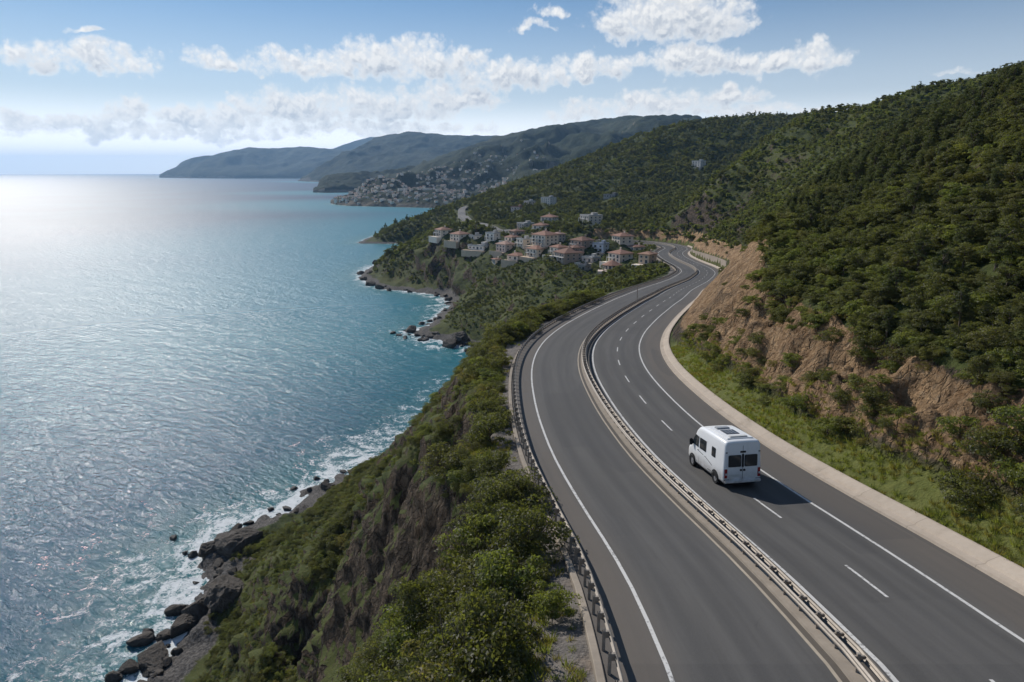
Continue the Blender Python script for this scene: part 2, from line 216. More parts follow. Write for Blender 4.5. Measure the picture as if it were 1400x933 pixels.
# ------------------------------------------------------------------ noise on arrays
_rs = np.random.RandomState(7)
_perm = _rs.permutation(512)
_grad = _rs.normal(size=(512, 3))
_grad /= np.linalg.norm(_grad, axis=1)[:, None]

def perlin(x, y, z):
    xi, yi, zi = np.floor(x).astype(int), np.floor(y).astype(int), np.floor(z).astype(int)
    xf, yf, zf = x - xi, y - yi, z - zi
    u, v, w = [t * t * t * (t * (t * 6 - 15) + 10) for t in (xf, yf, zf)]
    r = 0
    for a in (0, 1):
        for b in (0, 1):
            for c in (0, 1):
                h = _perm[(_perm[(_perm[(xi + a) & 511] + yi + b) & 511] + zi + c) & 511]
                g = _grad[h]
                dt = g[..., 0] * (xf - a) + g[..., 1] * (yf - b) + g[..., 2] * (zf - c)
                r = r + dt * (u if a else 1 - u) * (v if b else 1 - v) * (w if c else 1 - w)
    return r * 1.6

def fbm(x, y, z, s, octaves=4, ridged=False):
    r, amp, f = 0.0, 1.0, 1.0 / s
    for _ in range(octaves):
        n = perlin(x * f + 31.7, y * f + 17.3, z * f + 5.1)
        r = r + amp * ((1 - 2 * np.abs(n)) if ridged else n)
        amp *= 0.5
        f *= 2.03
    return r

def sstep(x, a, b):
    t = np.clip((x - a) / (b - a), 0, 1)
    return t * t * (3 - 2 * t)

# ------------------------------------------------------------------ road frame
_rd = np.r_[0, np.cumsum(np.hypot(*np.diff(ROAD[:, :2], axis=0).T))]
S0 = float(np.interp(17.3, ROAD[:30, 1], _rd[:30]))      # station zero: abeam of the camera's lower frame edge
RS = _rd - S0
_T = np.gradient(ROAD[:, :2], axis=0)
_T /= np.linalg.norm(_T, axis=1)[:, None]

def road_at(s):
    s = np.asarray(s, float)
    p = np.stack([np.interp(s, RS, ROAD[:, i]) for i in range(3)], -1)
    t = np.stack([np.interp(s, RS, _T[:, i]) for i in range(2)], -1)
    t /= np.linalg.norm(t, axis=-1)[..., None]
    return p, t, np.stack([t[..., 1], -t[..., 0]], -1)

def sec(s, off, h=0.0):
    p, t, n = road_at(s)
    return np.concatenate([p[..., :2] + n * np.asarray(off)[..., None], (p[..., 2] + h)[..., None]], -1)

_fs = np.arange(RS[0], RS[-1], 0.75)
_fp, _ft, _fn = road_at(_fs)

def road_coords(x, y):
    """station, lateral offset, road height of the nearest point of the road (chunked)"""
    s = np.empty(x.shape); o = np.empty(x.shape); z = np.empty(x.shape)
    for i in range(0, len(x), 20000):
        sl = slice(i, i + 20000)
        d2 = (x[sl, None] - _fp[None, :, 0]) ** 2 + (y[sl, None] - _fp[None, :, 1]) ** 2
        j = d2.argmin(1)
        dx, dy = x[sl] - _fp[j, 0], y[sl] - _fp[j, 1]
        along = dx * _ft[j, 0] + dy * _ft[j, 1]
        s[sl] = _fs[j] + along
        side = dx * _fn[j, 0] + dy * _fn[j, 1]
        o[sl] = np.sign(side) * np.sqrt(d2[np.arange(len(j)), j])
        z[sl] = np.interp(s[sl], RS, ROAD[:, 2])
    return s, o, z

# ------------------------------------------------------------------ terrain height
def _to_uv(x, y):
    r = np.hypot(x, y)
    return np.arctan2(x, y), np.log(np.maximum(r, 2.0)), r

def _tps_fit():
    u, v, r = _to_uv(CP[:, 0], CP[:, 1])
    e = (CP[:, 2] - CAMZ) / r
    n = len(u)
    d2 = (u[:, None] - u) ** 2 + (v[:, None] - v) ** 2
    K = np.where(d2 > 0, 0.5 * d2 * np.log(np.maximum(d2, 1e-12)), 0) + np.eye(n) * 2e-4
    Pm = np.stack([np.ones(n), u, v], 1)
    A = np.block([[K, Pm], [Pm.T, np.zeros((3, 3))]])
    return u, v, np.linalg.solve(A, np.r_[e, 0, 0, 0])

_cu, _cv, _cw = _tps_fit()

def tps(x, y):
    u, v, r = _to_uv(x, y)
    out = np.empty(x.shape)
    for i in range(0, len(u), 20000):
        sl = slice(i, i + 20000)
        d2 = (u[sl, None] - _cu) ** 2 + (v[sl, None] - _cv) ** 2
        K = 0.5 * d2 * np.log(np.maximum(d2, 1e-12))
        out[sl] = K @ _cw[:-3] + _cw[-3] + _cw[-2] * u[sl] + _cw[-1] * v[sl]
    return out * r + CAMZ

def coast_dist(x, y):
    """distance to the shoreline, positive on land"""
    a = COAST[:-1]; b = COAST[1:]
    ab = b - a
    L2 = (ab ** 2).sum(1)
    out = np.empty(x.shape)
    for i in range(0, len(x), 20000):
        sl = slice(i, i + 20000)
        px, py = x[sl, None] - a[:, 0], y[sl, None] - a[:, 1]
        t = np.clip((px * ab[:, 0] + py * ab[:, 1]) / L2, 0, 1)
        dx, dy = px - t * ab[:, 0], py - t * ab[:, 1]
        d2 = dx * dx + dy * dy
        j = d2.argmin(1)
        k = np.arange(len(j))
        side = ab[j, 0] * py[k, j] - ab[j, 1] * px[k, j]
        out[sl] = np.sqrt(d2[k, j]) * np.where(side > 0, -1, 1)
    return out

# the cut above the road: width of the grass strip, run and height of the rock face, by station
CUT_S = [-80, 2, 12, 20, 35, 50, 60, 68, 76, 100, 118, 140, 235, 252, 258, 355, 365, 460]
CUT_W = [6.0, 4.6, 3.2, 2.6, 2.4, 2.4, 1.6, 0.9, 0.5, 0.5, 0.8, 1.0, 1.0, 1.0, 1.0, 1.0, 1.5, 2.0]
CUT_G = [1.6, 1.6, 1.4, 1.2, 1.2, 1.2, 0.8, 0.3, 0.2, 0.2, 0.3, 0.3, 0.3, 0.3, 3.6, 3.4, 0.8, 0.8]
CUT_R = [6.0, 6.0, 5.0, 5.2, 5.8, 6.4, 8.0, 10.5, 11.0, 11.5, 10.0, 9.0, 8.0, 7.0, 8.0, 8.0, 7.0, 7.0]
CUT_H = [3.0, 3.2, 4.0, 4.9, 6.3, 7.4, 9.8, 13.0, 14.5, 14.5, 12.0, 9.0, 8.0, 7.0, 4.5, 6.0, 6.0, 5.0]

def height(x, y):
    """terrain height and ground-cover attributes"""
    s, o, rz = road_coords(x, y)
    cd = coast_dist(x, y)
    h = tps(x, y)
    r = np.hypot(x, y)
    # keep land above the shore and sea bed below it
    shore = np.where(cd > 0, np.minimum(cd * 0.35, 1.2), np.maximum(cd * 0.12, -14))
    k = sstep(np.abs(cd), 2, 16)
    h = np.where(cd > 0, np.maximum(h * k + shore * (1 - k), shore), np.minimum(h * k + shore * (1 - k), shore))
    away = sstep(np.abs(o - 0.5), 13, 32)
    land = sstep(cd, 2, 18)
    # relief: gullies down the sea slopes, lumps on the hills
    g1 = fbm(x, y, h * 0.15, 46.0, 4, True) - 0.9
    amp = np.clip(r * 0.018, 1.0, 9.0)
    h = h + away * land * amp * g1 * np.where(o < 0, 0.55, 0.5)
    g2 = fbm(x, y, h * 0.5, 7.5, 4, True) - 0.9
    seaside = sstep(-o, 12, 30)
    h = h + seaside * land * g2 * np.clip(0.5 + r * 0.002, 0, 1.6)
    h = h + sstep(cd, 0, 8) * away * fbm(x, y, h * 0, 3.1, 3) * 0.35
    # shore rubble
    rub = np.exp(-((cd - 2.0) / 5.0) ** 2)
    h = h + rub * np.maximum(fbm(x, y, 0 * x, 4.2, 4), -0.2) * 1.2
    # --- road bench and verge on the sea side
    bl = OFF_B - 0.3
    dl = bl - o
    verge = rz - 0.12 - 0.06 * np.clip(dl, 0, 9) + 0.06 * fbm(x, y, 0 * x, 1.5, 3)
    on = (s > RS[0] + 1) & (s < RS[-1] - 1)
    wv = 1.9 + 0.7 * fbm(s, s * 0, s * 0, 14.0, 2)
    f = 1 - sstep(dl, wv, wv + 5.0)
    left = (o < 0) & on
    h = np.where(left, h * (1 - f) + verge * f, h)
    # --- cut on the hill side
    d = o - (OFF_G + 1.05)
    W, G, R_, Hh = [np.interp(s, CUT_S, c) for c in (CUT_W, CUT_G, CUT_R, CUT_H)]
    wob = fbm(s, d * 0.3, s * 0, 9.0, 3)
    W2 = np.maximum(W * (1 + 0.35 * wob), 0.25)
    dd = np.clip(d, 0, 60)
    tr = np.clip((dd - W2) / R_, 0, 1)
    rock = sstep(tr, 0.02, 0.18) * (1 - sstep(tr, 0.9, 1.0))
    fr = fbm(x * 1.0, y * 1.0, h * 0.3, 5.2, 5, True) - 0.8
    hc = rz + 0.3 + G * np.clip(dd / W2, 0, 1) ** 1.2 + Hh * (tr ** 0.9)
    smooth_cut = sstep(s, 62, 74) * (1 - sstep(s, 120, 150))
    hc = hc + rock * fr * (1.3 - 1.0 * smooth_cut) + rock * fbm(x, y, h, 1.6, 3) * (0.42 - 0.16 * smooth_cut)
    over = np.clip(dd - W2 - R_, 0, 60)
    hc = hc + over * 0.62
    f2 = 1 - sstep(dd, W2 + R_ - 0.5, W2 + R_ + 9)
    right = (o > OFF_G - 3) & on
    h = np.where(right, np.where(d > -0.3, h * (1 - f2) + hc * f2, h), h)
    # under the carriageways
    inside = on & (o > bl) & (d < 0.0)
    h = np.where(inside, rz - 0.5 - 0.002 * r, h)
    rockm = np.where(right & on, rock, 0)
    gravel = np.where(left, (1 - sstep(dl, wv - 0.4, wv + 0.9)), 0)
    grass = np.where(right & on & (d > -0.5), 1 - sstep(tr, 0.0, 0.1), 0) * (1 - smooth_cut)
    beach = (1 - sstep(cd + 3 * fbm(x, y, 0 * x, 12.0, 3), 3.5, 8))
    return h, rockm, gravel, grass, beach, s, o, cd

# polar grid: fine near the viewpoint, coarser far away
AZ = np.radians(np.arange(-66, 72.01, 0.2))
LR = np.arange(math.log(7.0), math.log(1330.0), 0.0085)
_ag, _lg = np.meshgrid(AZ, LR, indexing='ij')
GX = (np.exp(_lg) * np.sin(_ag)).ravel()
GY = (np.exp(_lg) * np.cos(_ag)).ravel()
GH, G_ROCK, G_GRAV, G_GRASS, G_BEACH, G_S, G_O, G_CD = height(GX, GY)
NA, NR = len(AZ), len(LR)

def glook(arr, x, y):
    """bilinear lookup of a terrain attribute"""
    x = np.asarray(x, float); y = np.asarray(y, float)
    a = (np.arctan2(x, y) - AZ[0]) / (AZ[1] - AZ[0])
    l = (np.log(np.maximum(np.hypot(x, y), 7.01)) - LR[0]) / (LR[1] - LR[0])
    a = np.clip(a, 0, NA - 1.001); l = np.clip(l, 0, NR - 1.001)
    i, j = a.astype(int), l.astype(int)
    fa, fl = a - i, l - j
    g = arr.reshape(NA, NR)
    return (g[i, j] * (1 - fa) * (1 - fl) + g[i + 1, j] * fa * (1 - fl) + g[i, j + 1] * (1 - fa) * fl + g[i + 1, j + 1] * fa * fl)

def grid_mesh(name, verts, na, nb, attrs=None, smooth=True, keep=None):
    """regular grid of na x nb vertices as one mesh"""
    i, j = np.meshgrid(np.arange(na - 1), np.arange(nb - 1), indexing='ij')
    a = (i * nb + j).ravel()
    q = np.stack([a, a + 1, a + nb + 1, a + nb], 1)
    if keep is not None:
        q = q[keep[q].any(1)]
    me = bpy.data.meshes.new(name)
    me.vertices.add(len(verts)); me.vertices.foreach_set('co', np.asarray(verts, np.float32).ravel())
    me.loops.add(q.size); me.loops.foreach_set('vertex_index', q.ravel().astype(np.int32))
    me.polygons.add(len(q)); me.polygons.foreach_set('loop_start', np.arange(0, q.size, 4, dtype=np.int32))
    me.polygons.foreach_set('use_smooth', np.full(len(q), smooth))
    for k, v in (attrs or {}).items():
        at = me.attributes.new(k, 'FLOAT', 'POINT')
        at.data.foreach_set('value', np.asarray(v, np.float32).ravel())
    me.update(calc_edges=True)
    me.validate()
    return me

def link(name, me, mat=None, parent=None, kind=None, label=None, cat=None, group=None, loc=None, rot=None):
    o = bpy.data.objects.new(name, me)
    COL.objects.link(o)
    if mat is not None and me is not None:
        mats = mat if isinstance(mat, (list, tuple)) else [mat]
        if len(me.materials) == 0:
            for mm in mats:
                me.materials.append(mm)
    if parent is not None:
        o.parent = parent
    if loc is not None:
        o.location = loc
    if rot is not None:
        o.rotation_euler = rot
    for k, v in (('kind', kind), ('label', label), ('category', cat), ('group', group)):
        if v:
            o[k] = v
    return o

# ------------------------------------------------------------------ materials
def new_mat(name):
    m = bpy.data.materials.new(name)
    m.use_nodes = True
    return m, NT(m.node_tree)

def principled(k, color, rough=0.8, spec=0.3, normal=None, metal=0.0, **kw):
    b = k.n('ShaderNodeBsdfPrincipled', {'Base Color': color if isinstance(color, bpy.types.NodeSocket) or len(color) == 4 else (*color, 1),
                                         'Roughness': rough, 'Specular IOR Level': spec, 'Metallic': metal})
    if normal is not None:
        k.set(b.inputs['Normal'], normal)
    for kk, v in kw.items():
        k.set(b.inputs[kk], v)
    k.n('ShaderNodeOutputMaterial', {0: b.outputs[0]})
    return b

def attr(k, name):
    return k.n('ShaderNodeAttribute', attribute_name=name).outputs['Fac']

def bump(k, h, strength=0.5, dist=0.1, normal=None):
    nd = k.n('ShaderNodeBump', {'Strength': strength, 'Distance': dist, 'Height': h})
    if normal is not None:
        k.set(nd.inputs['Normal'], normal)
    return nd.outputs[0]

def simple_mat(name, color, rough=0.6, var=0.12, scale=3.0, metal=0.0, spec=0.3, bumpd=0.0):
    m, k = new_mat(name)
    p = k.n('ShaderNodeTexCoord').outputs['Object']
    n = k.noise(p, scale, 5, 0.6)
    c = k.mix(n, tuple(max(0, x * (1 - var * 2)) for x in color), tuple(x * (1 + var) for x in color))
    nm = bump(k, n, 0.4, bumpd) if bumpd else None
    principled(k, c, rough, spec, nm, metal)
    return m

def terrain_mat():
    m, k = new_mat('terrain_ground')
    geo = k.n('ShaderNodeNewGeometry')
    p = geo.outputs['Position']
    nz = k.n('ShaderNodeSeparateXYZ', {0: geo.outputs['True Normal']}).outputs[2]
    n1 = k.noise(p, 0.035, 5, 0.6)
    n2 = k.noise(p, 0.35, 6, 0.6)
    n3 = k.noise(p, 2.2, 6, 0.65)
    green = k.mix(k.ramp(n2, 0.35, 0.65), (0.022, 0.032, 0.01), (0.068, 0.082, 0.022))
    green = k.mix(k.ramp(n1, 0.45, 0.62), green, (0.07, 0.078, 0.023))
    soil = k.mix(n3, (0.10, 0.075, 0.05), (0.22, 0.17, 0.115))
    green = k.mix(k.ramp(n3, 0.58, 0.72, 0, 0.6), green, soil)
    # strata streaks running down the rock
    ps = k.v('MULTIPLY', p, (0.5, 0.5, 0.28))
    st = k.noise(ps, 1.6, 7, 0.7, 0.4)
    grey = k.mix(k.ramp(st, 0.3, 0.7), (0.036, 0.028, 0.02), (0.19, 0.145, 0.105))
    grey = k.mix(k.ramp(n2, 0.45, 0.7, 0, 0.55), grey, (0.19, 0.13, 0.085))
    tan = k.mix(k.ramp(st, 0.3, 0.72), (0.25, 0.15, 0.077), (0.53, 0.35, 0.195))
    tan = k.mix(k.ramp(n3, 0.5, 0.75, 0, 0.7), tan, (0.5, 0.38, 0.26))
    tan = k.mix(k.ramp(n2, 0.52, 0.68, 0, 0.75), tan, (0.12, 0.085, 0.055))
    vw = k.v('ADD', k.v('MULTIPLY', p, (0.42, 0.42, 0.26)), k.v('MULTIPLY', k.noise(p, 0.5, 4, 0.6, 0, True), (0.7, 0.7, 0.7)))
    crack = k.ramp(k.n('ShaderNodeTexVoronoi', {'Vector': vw, 'Scale': 1.0}, feature='DISTANCE_TO_EDGE').outputs[0], 0.0, 0.09)
    crack2 = k.ramp(k.n('ShaderNodeTexVoronoi', {'Vector': vw, 'Scale': 3.1}, feature='DISTANCE_TO_EDGE').outputs[0], 0.0, 0.12)
    fract = k.m('MULTIPLY', k.m('MULTIPLY_ADD', crack, 0.6, 0.4), k.m('MULTIPLY_ADD', crack2, 0.4, 0.6))
    grey = k.mix(fract, (0.02, 0.016, 0.013), grey)
    tan = k.mix(k.m('MULTIPLY_ADD', fract, 0.26, 0.74), (0.14, 0.09, 0.055), tan)
    steep = k.ramp(k.m('ADD', nz, k.m('MULTIPLY_ADD', n2, 0.22, -0.11)), 0.73, 0.61)
    c = k.mix(steep, green, grey)
    c = k.mix(attr(k, 'grass'), c, k.mix(n3, (0.075, 0.1, 0.022), (0.17, 0.165, 0.05)))
    c = k.mix(k.ramp(k.m('ADD', attr(k, 'rock'), k.m('MULTIPLY_ADD', n3, 0.5, -0.25)), 0.3, 0.6), c, tan)
    grav = k.mix(k.noise(p, 9.0, 3, 0.7), (0.1, 0.088, 0.078), (0.27, 0.245, 0.22))
    grav = k.mix(k.ramp(n2, 0.55, 0.75, 0, 0.5), grav, (0.3, 0.22, 0.15))
    c = k.mix(k.ramp(k.m('ADD', attr(k, 'gravel'), k.m('MULTIPLY_ADD', n3, 0.5, -0.25)), 0.35, 0.6), c, grav)
    shore = k.mix(k.ramp(n3, 0.35, 0.7), (0.045, 0.042, 0.04), (0.17, 0.155, 0.14))
    c = k.mix(k.ramp(k.m('ADD', attr(k, 'beach'), k.m('MULTIPLY_ADD', n3, 0.6, -0.3)), 0.3, 0.6), c, shore)
    hgt = k.m('ADD', k.m('MULTIPLY', n3, 0.5), k.m('MULTIPLY', st, 0.8))
    nm = bump(k, hgt, 0.9, 0.5)
    rocky = k.m('MAXIMUM', steep, attr(k, 'rock'))
    nm = bump(k, k.m('MULTIPLY', k.m('ADD', k.noise(p, 0.9, 8, 0.72, 0.6), k.m('MULTIPLY', fract, k.m('MULTIPLY_ADD', steep, 0.4, 0.25))), rocky), 1.0, 1.0, nm)
    principled(k, c, 0.92, 0.15, nm)
    return m

verts = np.stack([GX, GY, GH], 1)

def roughen(V):
    """push steep rock in and out along its own normal, so that it breaks up into ledges and blocks"""
    g = V.reshape(NA, NR, 3)
    nrm = np.cross(np.gradient(g, axis=1), np.gradient(g, axis=0))
    nrm /= np.linalg.norm(nrm, axis=2)[..., None] + 1e-9
    nrm *= np.sign(nrm[..., 2:3] + 1e-9)
    nz = nrm[..., 2].ravel(); nrm = nrm.reshape(-1, 3)
    x, y, z = V.T
    r = np.hypot(x, y)
    sea_side = sstep(-G_O, 9, 16) * sstep(G_CD, 0, 4)
    amp = sea_side * (1 - sstep(nz, 0.5, 0.76)) * np.clip(r / 95, 0.5, 3.5)
    k = np.clip(r / 110, 1, 4)
    d = (fbm(x / k, y / k, z / k * 0.9, 6.5, 5, True) - 0.85) * 1.5 + fbm(x / k, y / k, z / k, 2.2, 3, True) * 0.45
    return V + nrm * (amp * d)[:, None]
verts = roughen(verts)
terr = grid_mesh('terrain', verts, NA, NR, dict(rock=G_ROCK, gravel=G_GRAV, grass=G_GRASS, beach=G_BEACH), keep=GH > -3.0)
link('terrain', terr, terrain_mat(), kind='structure')

# ------------------------------------------------------------------ sea
def sea_mat():
    m, k = new_mat('sea_water')
    p = k.n('ShaderNodeNewGeometry').outputs['Position']
    sh = attr(k, 'shore')             # metres to the shoreline
    dist = k.v('LENGTH', p, out=1)
    n_big = k.noise(p, 0.004, 4, 0.6)
    # wind waves, longer across the wind
    rot = k.n('ShaderNodeVectorRotate', {'Vector': p, 'Angle': 0.55}, rotation_type='Z_AXIS').outputs[0]
    w1 = k.noise(k.v('MULTIPLY', rot, (0.022, 0.06, 0.0)), 1.0, 3, 0.5, 0.3)
    w2 = k.noise(k.v('MULTIPLY', rot, (0.27, 0.58, 0.0)), 1.0, 4, 0.6, 0.5)
    w3 = k.noise(k.v('MULTIPLY', rot, (1.0, 1.7, 0.0)), 1.0, 4, 0.65, 0.4)
    nm = bump(k, w1, 1.0, 0.55)
    wm = k.noise(k.v('MULTIPLY', rot, (0.075, 0.22, 0.0)), 1.0, 4, 0.6, 0.4)
    nm = bump(k, wm, 1.0, 0.62, nm)
    nm = bump(k, w2, 1.0, 0.5, nm)
    nm = bump(k, w3, 1.0, 0.18, nm)
    deep = k.mix(k.ramp(n_big, 0.35, 0.65), (0.003, 0.036, 0.085), (0.005, 0.056, 0.112))
    shal = k.mix(k.ramp(sh, 0, 130), (0.035, 0.17, 0.18), deep)
    c = k.mix(k.m('MULTIPLY', k.ramp(sh, 40, 420, 0.9, 0.0), k.ramp(dist, 150, 330, 0.25, 1.0)), deep, (0.012, 0.175, 0.225))
    c = k.mix(k.ramp(sh, 0, 34, 0.6, 0.0), c, (0.04, 0.17, 0.17))
    # foam: lace near the shore
    f1 = k.noise(p, 0.16, 5, 0.65, 1.2)
    f2 = k.noise(p, 0.9, 6, 0.7, 1.5)
    lace = k.m('ADD', k.m('MULTIPLY', f1, 0.6), k.m('MULTIPLY', f2, 0.5))
    reach = attr(k, 'surf')
    thr = k.ramp(sh, 0.0, reach, 0.47, 0.8, False)
    foam = k.ramp(lace, k.m('SUBTRACT', thr, 0.02), k.m('ADD', thr, 0.1))
    caps = k.ramp(k.m('MULTIPLY', k.noise(k.v('MULTIPLY', rot, (0.35, 0.9, 0.0)), 1.0, 5, 0.7), k.ramp(w1, 0.45, 0.7)), 0.66, 0.76, 0, 0.5)
    foam = k.m('MAXIMUM', foam, k.m('MULTIPLY', caps, k.ramp(sh, 0, 160, 0.7, 0.25)))
    c = k.mix(k.m('MULTIPLY', foam, 0.92), c, (0.74, 0.76, 0.76))
    rough = k.m('ADD', k.ramp(dist, 120, 480, 0.1, 0.3), k.ramp(dist, 400, 1500, 0.0, 0.16))
    rough = k.m('MAXIMUM', rough, k.m('MULTIPLY', foam, 0.8))
    principled(k, c, rough, k.ramp(dist, 90, 450, 0.1, 0.3), nm, IOR=1.333)
    return m

def build_sea():
    az = np.radians(np.arange(-100, 100.01, 0.5))
    lr = np.arange(math.log(25), math.log(25000), 0.0145)
    a, l = np.meshgrid(az, lr, indexing='ij')
    x, y = (np.exp(l) * np.sin(a)).ravel(), (np.exp(l) * np.cos(a)).ravel()
    sh = np.abs(coast_dist(x, y))
    cd = coast_dist(x, y)
    # far shores
    for key in ('town_coast', 'cape_coast', 'mountain_coast', 'headland_coast'):
        L = np.array(FAR[key])[:, :2]
        for p0, p1 in zip(L[:-1], L[1:]):
            ab = p1 - p0
            t = np.clip(((x - p0[0]) * ab[0] + (y - p0[1]) * ab[1]) / (ab @ ab), 0, 1)
            sh = np.minimum(sh, np.hypot(x - p0[0] - t * ab[0], y - p0[1] - t * ab[1]))
    sh = np.where(cd > 0, 0, sh)
    r = np.hypot(x, y)
    surf = np.clip(40 - (r - 120) * 0.05, 13, 40) * (1 + 0.8 * fbm(x, y, 0 * x, 38.0, 3))
    surf = np.maximum(np.where(r > 1000, 14 + r * 0.004, surf), 3)
    # nothing of the sheet inland
    me = grid_mesh('sea', np.stack([x, y, 0 * x], 1), len(az), len(lr), dict(shore=sh, surf=surf))
    link('sea', me, sea_mat(), kind='structure')

build_sea()

# ------------------------------------------------------------------ far mountains: from the shore up to the ridge and down behind
def far_mat(name, town=False):
    m, k = new_mat(name)
    geo = k.n('ShaderNodeNewGeometry')
    p = geo.outputs['Position']
    nz = k.n('ShaderNodeSeparateXYZ', {0: geo.outputs['True Normal']}).outputs[2]
    n1 = k.noise(p, 0.0035, 6, 0.6)
    n2 = k.noise(p, 0.02, 6, 0.65)
    n3 = k.noise(p, 0.11, 4, 0.7)
    c = k.mix(k.ramp(n2, 0.35, 0.65), (0.011, 0.021, 0.013), (0.042, 0.055, 0.03))
    c = k.mix(k.ramp(n1, 0.52, 0.66, 0, 0.55), c, (0.08, 0.085, 0.05))
    c = k.mix(k.ramp(n3, 0.45, 0.7, 0, 0.6), c, (0.012, 0.022, 0.009))
    z = k.n('ShaderNodeSeparateXYZ', {0: p}).outputs[2]
    rock = k.m('MAXIMUM', k.ramp(nz, 0.62, 0.45), k.ramp(k.m('ADD', z, k.m('MULTIPLY', n2, 20.0)), 24, 12))
    c = k.mix(rock, c, k.mix(n3, (0.12, 0.1, 0.08), (0.26, 0.22, 0.17)))
    principled(k, c, 0.95, 0.1, bump(k, n3, 0.8, 6.0))
    return m

FARMAT = far_mat('far_hillside')

def resample(L, n, w=3):
    L = np.array(L, float)
    d = np.r_[0, np.cumsum(np.linalg.norm(np.diff(L, axis=0), axis=1))]
    t = np.linspace(0, d[-1], n)
    return np.stack([np.interp(t, d, L[:, i]) for i in range(3)], 1)

def far_hill(name, ckey, rkey, nu, nv, rough, prof=0.8, gully=200.0, back=0.6, cliff=8.0):
    C_ = resample(FAR[ckey], nu); R_ = resample(FAR[rkey], nu)
    v = np.r_[np.linspace(0, 1, nv), np.linspace(1.08, 2.0, 14)]
    P = np.zeros((nu, len(v), 3))
    for j, t in enumerate(v):
        if t <= 1:
            P[:, j, :2] = C_[:, :2] * (1 - t) + R_[:, :2] * t
            P[:, j, 2] = R_[:, 2] * t ** prof
            if t > 0:
                P[:, j, 2] = np.minimum(P[:, j, 2] + cliff * min(1, t * 18) * (1 - t), np.maximum(R_[:, 2], P[:, j, 2]))
        else:
            P[:, j, :2] = R_[:, :2] + (R_[:, :2] - C_[:, :2]) * (t - 1) * back
            P[:, j, 2] = R_[:, 2] * (1 - (t - 1) ** 1.3) - 20 * (t - 1)
    x, y, z = [P[..., i].ravel() for i in range(3)]
    tt = np.tile(v, nu)
    env = np.where(tt <= 1, np.sin(np.pi * np.clip(tt, 0, 1)) ** 0.7, 0.4)
    g = fbm(x, y, 0 * x, gully, 5, True) - 0.9
    z = z + env * rough * g + np.where(tt > 0, 1, 0) * fbm(x, y, 0 * x, gully * 0.12, 3) * rough * 0.1
    z = np.where(tt == 0, -3.0, z)
    me = grid_mesh(name, np.stack([x, y, z], 1), nu, len(v))
    link(name, me, FARMAT, kind='structure')
    return P, z.reshape(nu, len(v))

TOWN_P, TOWN_Z = far_hill('town_hillside', 'town_coast', 'town_ridge', 220, 120, 60, 0.85, 420)
far_hill('wooded_cape', 'cape_coast', 'cape_ridge', 90, 60, 25, 0.6, 240)
far_hill('far_mountain', 'mountain_coast', 'mountain_ridge', 160, 90, 80, 0.8, 900)
far_hill('far_headland', 'headland_coast', 'headland_ridge', 160, 70, 90, 0.7, 1300)
far_hill('distant_peak', 'peak_coast', 'peak_ridge', 60, 30, 100, 0.8, 2500)

# ------------------------------------------------------------------ haze over sea and hills
def haze(density=5.4e-5, color=(0.39, 0.65, 1.0)):
    bm = bmesh.new()
    bmesh.ops.create_cube(bm, size=1.0)
    for v_ in bm.verts:
        v_.co = Vector((v_.co.x * 52000, v_.co.y * 52000, -30 + (v_.co.z + 0.5) * 660))
    me = bpy.data.meshes.new('haze'); bm.to_mesh(me); bm.free()
    m, k = new_mat('haze_air')
    vol = k.n('ShaderNodeVolumePrincipled', {'Color': (*color, 1), 'Density': density, 'Anisotropy': 0.25})
    k.n('ShaderNodeOutputMaterial', {1: vol.outputs[0]})
    link('haze', me, m, kind='stuff')

haze()

# ------------------------------------------------------------------ road
def strip(name, s, offs, hs, mat, kind=None, parent=None, attrs=True):
    """sweep a cross-section (offsets, heights) along the road"""
    s = np.asarray(s, float)
    V = np.stack([sec(s, np.full(len(s), o), h) for o, h in zip(offs, hs)], 1)
    ns, nc = len(s), len(offs)
    A = dict(lat=np.tile(np.array(offs), ns), sta=np.repeat(s, nc)) if attrs else None
    me = grid_mesh(name, V.reshape(-1, 3), ns, nc, A, smooth=False)
    return link(name, me, mat, kind=kind, parent=parent)

